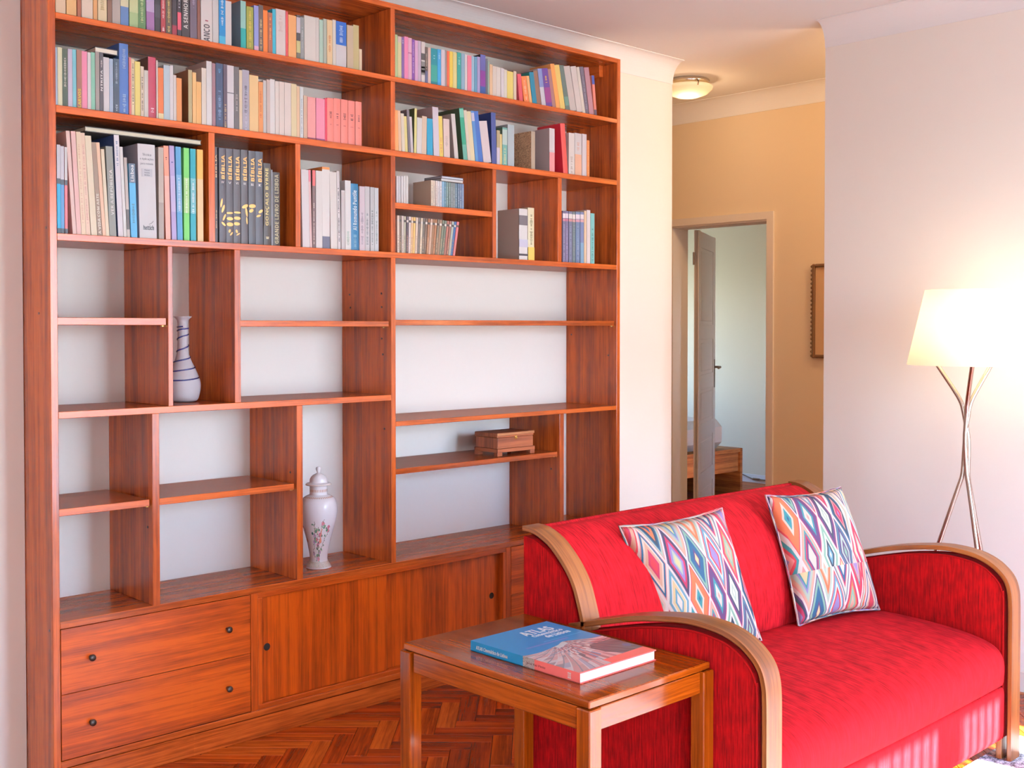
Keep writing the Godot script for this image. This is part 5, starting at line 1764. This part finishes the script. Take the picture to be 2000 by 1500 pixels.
BR 2.6490 2.428 0.0424 0.2120 0.140 0.0 #f6ece4 | white footed-grey book between tall bright red and white and peach, second shelf right bay | s=0.05:0.45:c8b8a8
BR 2.6930 2.428 0.0504 0.2160 0.143 0.0 #ece4e2 | white and peach book between white footed-grey and pinkish-white slim, second shelf right bay | b=0:0.5:f4bc9c;s=0.6:0.8:e8b098
BR 2.7490 2.428 0.0334 0.2180 0.144 0.0 #f4eaec | pinkish-white slim book between white and peach and thin orange, second shelf right bay | 
BR 2.7860 2.428 0.0194 0.1890 0.125 0.0 #ee8c4c | thin orange book at the right end beside the pinkish-white slim one, second shelf right bay | s=0.1:0.9:f4b488
C1 0.0360 1.980 0.0124 0.3120 0.206 0.0 #2cb4e0 | white-topped cyan book at the left end beside the white-topped blue one, wide left compartment | b=0.62:1:e4e6ea;b=0.56:0.62:3c4044;b=0:0.06:2a3038
C1 0.0493 1.980 0.0121 0.3080 0.203 0.0 #5c98c8 | white-topped blue book between the white-topped cyan and white-topped red ones, wide left compartment | b=0.62:1:e6e4e8;b=0.56:0.62:3c4044;b=0:0.06:2a3038
C1 0.0630 1.980 0.0094 0.3060 0.202 0.0 #f07c80 | white-topped red book between the white-topped blue and pale pink ones, wide left compartment | b=0.62:1:e6e6e0;b=0.56:0.62:3c4044;b=0:0.06:2a3038
C1 0.0910 1.980 0.0134 0.3647 0.200 3.5 #f4d0c0 | leaning pale pink book between the white-topped red and rose ones, wide left compartment | 
C1 0.1053 1.980 0.0161 0.3655 0.200 3.0 #f0c0b4 | leaning rose book between the pale pink and cream speckled ones, wide left compartment | 
C1 0.1223 1.980 0.0161 0.3654 0.200 2.8 #f6dcb8 | leaning cream speckled book between the rose and peach speckled ones, wide left compartment | s=0.1:0.9:ecc0a4
C1 0.1400 1.980 0.0154 0.3637 0.200 3.0 #f4d2b4 | leaning peach speckled book between the cream speckled and broad ivory ones, wide left compartment | s=0.1:0.9:e4b0a0
C1 0.1580 1.980 0.0224 0.3557 0.200 3.4 #f2e2c0 | leaning broad ivory book between the peach speckled and brown white-titled ones, wide left compartment | 
C1 0.1820 1.980 0.0164 0.3347 0.200 3.6 #8a705a | leaning brown white-titled book between the broad ivory and apricot ones, wide left compartment | t=0.02:0.45:f4ecd8:A VIDA COM ARTE
C1 0.2000 1.980 0.0124 0.3358 0.200 3.8 #f0c4a0 | leaning apricot book between the brown white-titled and thin cream ones, wide left compartment | 
C1 0.2133 1.980 0.0121 0.3135 0.200 3.3 #f4e4c0 | leaning thin cream book between the apricot and dark grey white-titled ones, wide left compartment | 
C1 0.2270 1.980 0.0254 0.3263 0.200 2.3 #87877c | dark grey white-titled book between the thin cream and tall white navy-sided ones, wide left compartment | t=0.24:0.74:f0ece4:VER A REPÚBLICA;hc
C1 0.2590 1.980 0.0194 0.3703 0.200 2.3 #f0eaec | tall white navy-sided book between the dark grey white-titled and thin white ones, wide left compartment | c=3c4c78;s=0.7:0.95:8c9cb8
C1 0.2800 1.980 0.0114 0.3293 0.200 2.5 #f2f0e8 | thin white book between the tall white navy-sided and short grey ones, wide left compartment | 
C1 0.2930 1.980 0.0114 0.2922 0.200 2.2 #c8bcb0 | short grey book between the thin white and bright blue ones, wide left compartment | b=0.1:0.35:4c4440
C1 0.3080 1.980 0.0244 0.2721 0.200 1.7 #62bce8 | bright blue book between the short grey and big white binder ones, wide left compartment | b=0.74:1:5c6c7c;t=0.76:0.98:f4f4f0:Lisboa;s=0.2:0.5:4c7c8c
C1 0.3420 1.980 0.0684 0.3491 0.260 1.0 #eceae8 | big white binder book between the bright blue and beige ones, wide left compartment | LEVER;h;c=c4bcc4
C1 0.4170 1.980 0.0204 0.3440 0.220 0.0 #c4b4a4 | leaning beige book between the big white binder and salmon and pink ones, wide left compartment | b=0:0.4:a89a8e
C1 0.4450 1.980 0.0194 0.3522 0.240 1.2 #fca080 | salmon and pink book between the beige and lilac school-set ones, wide left compartment | b=0:0.68:f8bca8;s=0.85:0.9:5c3c34
C1 0.4700 1.980 0.0194 0.3551 0.240 1.5 #c4b4e0 | lilac school-set book between the salmon and pink and blue school-set ones, wide left compartment | b=0.3:0.68:d4c8ec;s=0.82:0.86:5c5c9c
C1 0.4930 1.980 0.0214 0.3541 0.240 1.0 #58a0cc | blue school-set book between the lilac school-set and green school-set ones, wide left compartment | b=0.3:0.7:84bce0;s=0.3:0.68:dcecf6
C1 0.5200 1.980 0.0224 0.3530 0.240 0.0 #74cc64 | green school-set book between the blue school-set and teal school-set ones, wide left compartment | b=0.3:0.68:acde8c;s=0.3:0.68:f0f8e0
C1 0.5480 1.980 0.0224 0.3530 0.240 0.0 #1fa0ac | teal school-set book between the green school-set and yellow school-set ones, wide left compartment | b=0.3:0.68:7cc8cc;s=0.3:0.68:e0f2f2
C1 0.5760 1.980 0.0244 0.3530 0.240 0.0 #fcc05c | yellow school-set book at the right end beside the teal school-set one, wide left compartment | b=0:0.68:fcd49c
C2 0.6510 1.980 0.0104 0.3710 0.200 0.0 #3a3436 | half-hidden dark gilt book at the left end beside the dark gilt one, narrow dark-book compartment | t=0.68:0.92:f0c890:BIBLIA;s=0.15:0.35:e8b87c;h
C2 0.6710 1.980 0.0284 0.3700 0.200 0.0 #4c484e | dark gilt volume, first of 6 alike counted from left, narrow dark-book compartment | GB=1;h
C2 0.7010 1.980 0.0304 0.3700 0.200 0.0 #4c484c | dark gilt volume, second of 6 alike counted from left, narrow dark-book compartment | GB=2;h
C2 0.7330 1.980 0.0314 0.3710 0.200 0.0 #4e4a4c | dark gilt volume, third of 6 alike counted from left, narrow dark-book compartment | GB=3;h
C2 0.7670 1.980 0.0304 0.3730 0.200 0.0 #504c4e | dark gilt volume, fourth of 6 alike counted from left, narrow dark-book compartment | GB=4;h
C2 0.8000 1.980 0.0314 0.3720 0.200 0.0 #4a4a4e | dark gilt volume, fifth of 6 alike counted from left, narrow dark-book compartment | GB=5;h
C2 0.8330 1.980 0.0334 0.3730 0.200 0.0 #4c4c52 | dark gilt volume, sixth of 6 alike counted from left, narrow dark-book compartment | GB=6;h
C2 0.8680 1.980 0.0334 0.3300 0.190 0.0 #3c3430 | black yellow-lettered book between the dark gilt and thin grey ones, narrow dark-book compartment | b=0.24:0.94:4a4238;t=0.24:0.94:ead68c:GONÇALO BYRNE;s=0.06:0.12:eee0b0;h
C2 0.9040 1.980 0.0064 0.3060 0.202 0.0 #9c9ca0 | thin grey book between the black yellow-lettered and black cream-lettered ones, narrow dark-book compartment | 
C2 0.9120 1.980 0.0334 0.2980 0.190 0.0 #2e2420 | black cream-lettered book at the right end beside the thin grey one, narrow dark-book compartment | t=0.03:0.97:c8bc94:GRANDE LIVRO DE LISBOA;h
C3 1.0520 1.980 0.0354 0.3211 0.220 1.1 #f0e8e4 | broad white magazine at the left end beside the pink-topped grey one, magazine compartment | 
C3 1.0890 1.980 0.0104 0.3223 0.220 1.3 #e8c0b8 | pink-topped grey magazine between the broad white and dark mottled ones, magazine compartment | b=0.85:1:ec8c94
C3 1.1010 1.980 0.0144 0.3230 0.220 0.0 #6c5450 | dark mottled magazine between the pink-topped grey and white ones, magazine compartment | b=0.8:1:d46460;s=0.05:0.6:c8b09c
C3 1.1180 1.980 0.0314 0.3230 0.220 0.0 #f2ece4 | white magazine between the dark mottled and orange-covered white ones, magazine compartment | 
C3 1.1503 1.980 0.0371 0.3421 0.220 0.1 #f6f0e8 | orange-covered white magazine between the white and cream white ones, magazine compartment | b=0.97:1:e08c48;c=d88844;b=0:0.15:5c5c6c
C3 1.1920 1.980 0.0344 0.3253 0.220 0.9 #f0e8de | cream white magazine between the orange-covered white and black-specked white ones, magazine compartment | 
C3 1.2280 1.980 0.0144 0.3309 0.220 1.1 #e4dcd8 | black-specked white magazine between the cream white and low grey ones, magazine compartment | s=0.1:0.8:4c4848
C3 1.2460 1.980 0.0184 0.2520 0.166 0.0 #d8d0cc | low grey magazine between the black-specked white and plain white ones, magazine compartment | 
C3 1.2660 1.980 0.0294 0.2955 0.200 0.3 #f2f0ea | plain white magazine between the low grey and blue white-titled ones, magazine compartment | s=0.05:0.3:a8bca8
C3 1.2980 1.980 0.0404 0.2851 0.200 0.7 #1f6c94 | blue white-titled magazine between the plain white and mottled lilac-grey ones, magazine compartment | t=0.3:0.9:f0f4f4:Al Romundo Puntile;s=0.03:0.26:8cb4c8;h
C3 1.3410 1.980 0.0284 0.2770 0.183 0.0 #dcccd0 | mottled lilac-grey magazine between the blue white-titled and mottled pale grey ones, magazine compartment | s=0.1:0.6:a89ca4
C3 1.3710 1.980 0.0244 0.2790 0.184 0.0 #d0ccca | mottled pale grey magazine between the mottled lilac-grey and streaked silver ones, magazine compartment | s=0.1:0.6:84888a
C3 1.3980 1.980 0.0214 0.2780 0.183 0.0 #ccccca | streaked silver magazine between the mottled pale grey and streaked light grey ones, magazine compartment | s=0.1:0.65:7c8484
C3 1.4210 1.980 0.0214 0.2770 0.183 0.0 #d8dcda | streaked light grey magazine at the right end beside the streaked silver one, magazine compartment | s=0.1:0.65:8c9c94
D8 2.2990 1.980 0.0584 0.2500 0.155 0.0 #f4f0ec | dark-labelled white book at the left end beside the white and yellow one, right cell | b=0.68:0.87:6c6468;b=0.08:0.12:3c3840;b=0.25:0.4:dcdcf0;h;c=d0c4b4
D8 2.3600 1.980 0.0434 0.2590 0.155 0.0 #faf0c8 | white and yellow book at the right end beside the dark-labelled white one, right cell | b=0:0.25:f6d468;s=0.3:0.9:8c8464;h
D9 2.6040 1.980 0.0194 0.2600 0.172 0.0 #74708c | white-tagged blue-grey volume, first of 6 alike counted from left, far right compartment | b=0.86:0.95:f6ecf0;b=0.8:0.85:d88c9c;s=0.05:0.75:a4a0b8
D9 2.6250 1.980 0.0194 0.2610 0.172 0.0 #7c7494 | white-tagged blue-grey volume, second of 6 alike counted from left, far right compartment | b=0.86:0.95:f6e8f0;b=0.8:0.85:c87c90;s=0.05:0.75:a8a0bc
D9 2.6500 1.980 0.0254 0.2610 0.172 0.0 #70748c | white-tagged blue-grey volume, third of 6 alike counted from left, far right compartment | b=0.86:0.95:f8f4ec;b=0.8:0.85:d89c9c;s=0.05:0.75:98a0b8
D9 2.6780 1.980 0.0204 0.2600 0.172 0.0 #68787c | white-tagged blue-grey volume, fourth of 6 alike counted from left, far right compartment | b=0.86:0.95:f8f0e8;b=0.8:0.85:e0a8a0;s=0.05:0.75:8c9c98
D9 2.7010 1.980 0.0304 0.2620 0.173 0.0 #6c84a4 | white-tagged blue-grey volume, fifth of 6 alike counted from left, far right compartment | b=0.86:0.95:f8ecf4;b=0.8:0.85:d8a0b0;s=0.05:0.75:98acc4
D9 2.7360 1.980 0.0264 0.2640 0.174 0.0 #7888b0 | white-tagged blue-grey volume, sixth of 6 alike counted from left, far right compartment | b=0.86:0.95:f8f0f0;b=0.8:0.85:e0b0b0;b=0:0.4:84acc8
D9 2.7660 1.980 0.0164 0.2710 0.179 0.0 #f4d4ac | thin apricot book between the white-tagged blue-grey and tall white ones, far right compartment | 
D9 2.7840 1.980 0.0264 0.2770 0.183 0.0 #f8ece8 | tall white book between the thin apricot and turquoise patterned ones, far right compartment | 
D9 2.8140 1.980 0.0294 0.2620 0.173 0.0 #84ccc8 | turquoise patterned book at the right end beside the tall white one, far right compartment | s=0.05:0.75:4c8c88
QU 1.5420 2.200 0.0124 0.1190 0.130 0.0 #ece8e6 | white disc case, first of 5 alike counted from left, disc-case shelf | 
QU 1.5570 2.200 0.0084 0.1200 0.130 0.0 #e8e6e4 | white disc case, second of 5 alike counted from left, disc-case shelf | 
QU 1.5680 2.200 0.0124 0.1210 0.130 0.0 #eeeae6 | white disc case, third of 5 alike counted from left, disc-case shelf | 
QU 1.5830 2.200 0.0114 0.1230 0.130 0.0 #f0ece6 | white disc case, fourth of 5 alike counted from left, disc-case shelf | 
QU 1.5960 2.200 0.0124 0.1240 0.130 0.0 #f2ece4 | white disc case, fifth of 5 alike counted from left, disc-case shelf | 
QU 1.7400 2.200 0.0114 0.1180 0.130 0.0 #f2e0c4 | cream disc case between the white and ivory ones, disc-case shelf | s=0.05:0.85:b8b0a8
QU 1.7530 2.200 0.0114 0.1180 0.130 0.0 #ecd8c0 | ivory disc case between the cream and pink white ones, disc-case shelf | s=0.05:0.85:b8b0a8
QU 1.7660 2.200 0.0114 0.1180 0.130 0.0 #f0e0d4 | pink white disc case between the ivory and off-white ones, disc-case shelf | s=0.05:0.85:b8b0a8
QU 1.7790 2.200 0.0114 0.1180 0.130 0.0 #f0eeee | off-white disc case between the pink white and bright white ones, disc-case shelf | s=0.05:0.85:b8b0a8
QU 1.7920 2.200 0.0114 0.1180 0.130 0.0 #f2f0f2 | bright white disc case between the off-white and light blue ones, disc-case shelf | s=0.05:0.85:b8b0a8
QU 1.8060 2.200 0.0114 0.1180 0.130 0.0 #94c4e4 | light blue disc case between the bright white and steel teal ones, disc-case shelf | s=0.05:0.85:b8b0a8
QU 1.8190 2.200 0.0114 0.1180 0.130 0.0 #5c8494 | steel teal disc case between the light blue and sage ones, disc-case shelf | s=0.05:0.85:b8c4c4
QU 1.8320 2.200 0.0114 0.1170 0.130 0.0 #7c948c | sage disc case between the steel teal and moss grey ones, disc-case shelf | s=0.05:0.85:b8c4c4
QU 1.8460 2.200 0.0114 0.1170 0.130 0.0 #7c8c84 | moss grey disc case between the sage and stone grey ones, disc-case shelf | s=0.05:0.85:b8c4c4
QU 1.8590 2.200 0.0114 0.1170 0.130 0.0 #8c9490 | stone grey disc case between the moss grey and smoke grey ones, disc-case shelf | s=0.05:0.85:b8c4c4
QU 1.8720 2.200 0.0124 0.1170 0.130 0.0 #88908c | smoke grey disc case between the stone grey and slate ones, disc-case shelf | s=0.05:0.85:b8c4c4
QU 1.8860 2.200 0.0114 0.1170 0.130 0.0 #6c8494 | slate disc case between the smoke grey and dark slate ones, disc-case shelf | s=0.05:0.85:b8c4c4
QU 1.9000 2.200 0.0114 0.1170 0.130 0.0 #64788c | dark slate disc case between the slate and storm blue ones, disc-case shelf | s=0.05:0.85:b8c4c4
QU 1.9130 2.200 0.0124 0.1170 0.130 0.0 #6c7c94 | storm blue disc case between the dark slate and denim blue ones, disc-case shelf | s=0.05:0.85:b8c4c4
QU 1.9270 2.200 0.0114 0.1170 0.130 0.0 #7c94b4 | denim blue disc case at the right end beside the storm blue one, disc-case shelf | s=0.05:0.85:b8c4c4
QL 1.5450 1.980 0.0114 0.1650 0.130 0.0 #f2dcc8 | cream film case at the left end beside the brown black one, film-case row | s=0.05:0.5:8c7c6c;b=0.84:0.9:e8e0d4
QL 1.5573 1.980 0.0111 0.1650 0.130 0.0 #6a584a | brown black film case between the cream and thin ivory ones, film-case row | s=0.05:0.5:caa27c;b=0.84:0.9:3a3432
QL 1.5700 1.980 0.0114 0.1650 0.130 0.0 #e8dcd0 | thin ivory film case between the brown black and sage ones, film-case row | s=0.05:0.5:caa27c;b=0.84:0.9:e8e0d4
QL 1.5830 1.980 0.0104 0.1640 0.130 -0.7 #c8c0a4 | sage film case between the thin ivory and dark plum ones, film-case row | s=0.05:0.5:8c7c6c;b=0.84:0.9:3a3432
QL 1.5950 1.980 0.0114 0.1640 0.130 -1.0 #4c4048 | dark plum film case between the sage and blush white ones, film-case row | s=0.05:0.5:caa27c;b=0.84:0.9:e8e0d4
QL 1.6080 1.980 0.0114 0.1640 0.130 -1.4 #f0e0d8 | blush white film case between the dark plum and apricot ones, film-case row | s=0.05:0.5:caa27c;b=0.84:0.9:3a3432
QL 1.6210 1.980 0.0104 0.1631 0.130 -1.8 #f2c490 | apricot film case between the blush white and amber ones, film-case row | s=0.05:0.5:8c7c6c;b=0.84:0.9:e8e0d4
QL 1.6330 1.980 0.0114 0.1631 0.130 -2.1 #f4c878 | amber film case between the apricot and cream pink ones, film-case row | s=0.05:0.5:caa27c;b=0.84:0.9:3a3432
QL 1.6460 1.980 0.0114 0.1632 0.130 -2.5 #f0d8c0 | cream pink film case between the amber and charcoal grey ones, film-case row | s=0.05:0.5:caa27c;b=0.84:0.9:e8e0d4
QL 1.6590 1.980 0.0114 0.1622 0.130 -2.8 #6c6058 | charcoal grey film case between the cream pink and pale buff ones, film-case row | s=0.05:0.5:8c7c6c;b=0.84:0.9:3a3432
QL 1.6720 1.980 0.0114 0.1622 0.130 -3.2 #e8d8bc | pale buff film case between the charcoal grey and umber ones, film-case row | s=0.05:0.5:caa27c;b=0.84:0.9:e8e0d4
QL 1.6850 1.980 0.0114 0.1623 0.130 -3.5 #685c50 | umber film case between the pale buff and chestnut ones, film-case row | s=0.05:0.5:caa27c;b=0.84:0.9:3a3432
QL 1.6980 1.980 0.0114 0.1624 0.130 -3.9 #6a5444 | chestnut film case between the umber and copper ones, film-case row | s=0.05:0.5:8c7c6c;b=0.84:0.9:e8e0d4
QL 1.7110 1.980 0.0114 0.1614 0.130 -4.3 #9c6c4c | copper film case between the chestnut and shell ones, film-case row | s=0.05:0.5:caa27c;b=0.84:0.9:3a3432
QL 1.7233 1.980 0.0121 0.1616 0.130 -5.0 #d8b49c | shell film case between the copper and toffee ones, film-case row | s=0.05:0.5:caa27c;b=0.84:0.9:e8e0d4
QL 1.7370 1.980 0.0114 0.1616 0.130 -5.0 #8c6444 | toffee film case between the shell and terracotta ones, film-case row | s=0.05:0.5:8c7c6c;b=0.84:0.9:3a3432
QL 1.7500 1.980 0.0113 0.1617 0.130 -5.3 #a46c48 | terracotta film case between the toffee and khaki brown ones, film-case row | s=0.05:0.5:caa27c;b=0.84:0.9:e8e0d4
QL 1.7630 1.980 0.0113 0.1609 0.130 -6.1 #847460 | khaki brown film case between the terracotta and sandstone ones, film-case row | s=0.05:0.5:caa27c;b=0.84:0.9:3a3432
QL 1.7760 1.980 0.0123 0.1610 0.130 -6.4 #9c7c60 | sandstone film case between the khaki brown and moss grey ones, film-case row | s=0.05:0.5:8c7c6c;b=0.84:0.9:e8e0d4
QL 1.7900 1.980 0.0113 0.1611 0.130 -6.8 #7c806c | moss grey film case between the sandstone and forest grey ones, film-case row | s=0.05:0.5:caa27c;b=0.84:0.9:3a3432
QL 1.8030 1.980 0.0113 0.1603 0.130 -7.2 #6c7464 | forest grey film case between the moss grey and brick ones, film-case row | s=0.05:0.5:caa27c;b=0.84:0.9:e8e0d4
QL 1.8160 1.980 0.0123 0.1604 0.130 -7.5 #a86858 | brick film case between the forest grey and rosewood ones, film-case row | s=0.05:0.5:8c7c6c;b=0.84:0.9:3a3432
QL 1.8300 1.980 0.0113 0.1605 0.130 -7.9 #946454 | rosewood film case between the brick and pale celadon ones, film-case row | s=0.05:0.5:caa27c;b=0.84:0.9:e8e0d4
QL 1.8430 1.980 0.0123 0.1597 0.130 -8.3 #bcc4b4 | pale celadon film case between the rosewood and navy blue ones, film-case row | s=0.05:0.5:caa27c;b=0.84:0.9:3a3432
QL 1.8563 1.980 0.0119 0.1600 0.130 -9.0 #3c6490 | navy blue film case between the pale celadon and coral ones, film-case row | s=0.05:0.5:8c7c6c;b=0.84:0.9:e8e0d4
QL 1.8700 1.980 0.0122 0.1601 0.130 -9.3 #dc7878 | coral film case at the right end beside the navy blue one, film-case row | s=0.05:0.5:caa27c;b=0.84:0.9:3a3432
"""
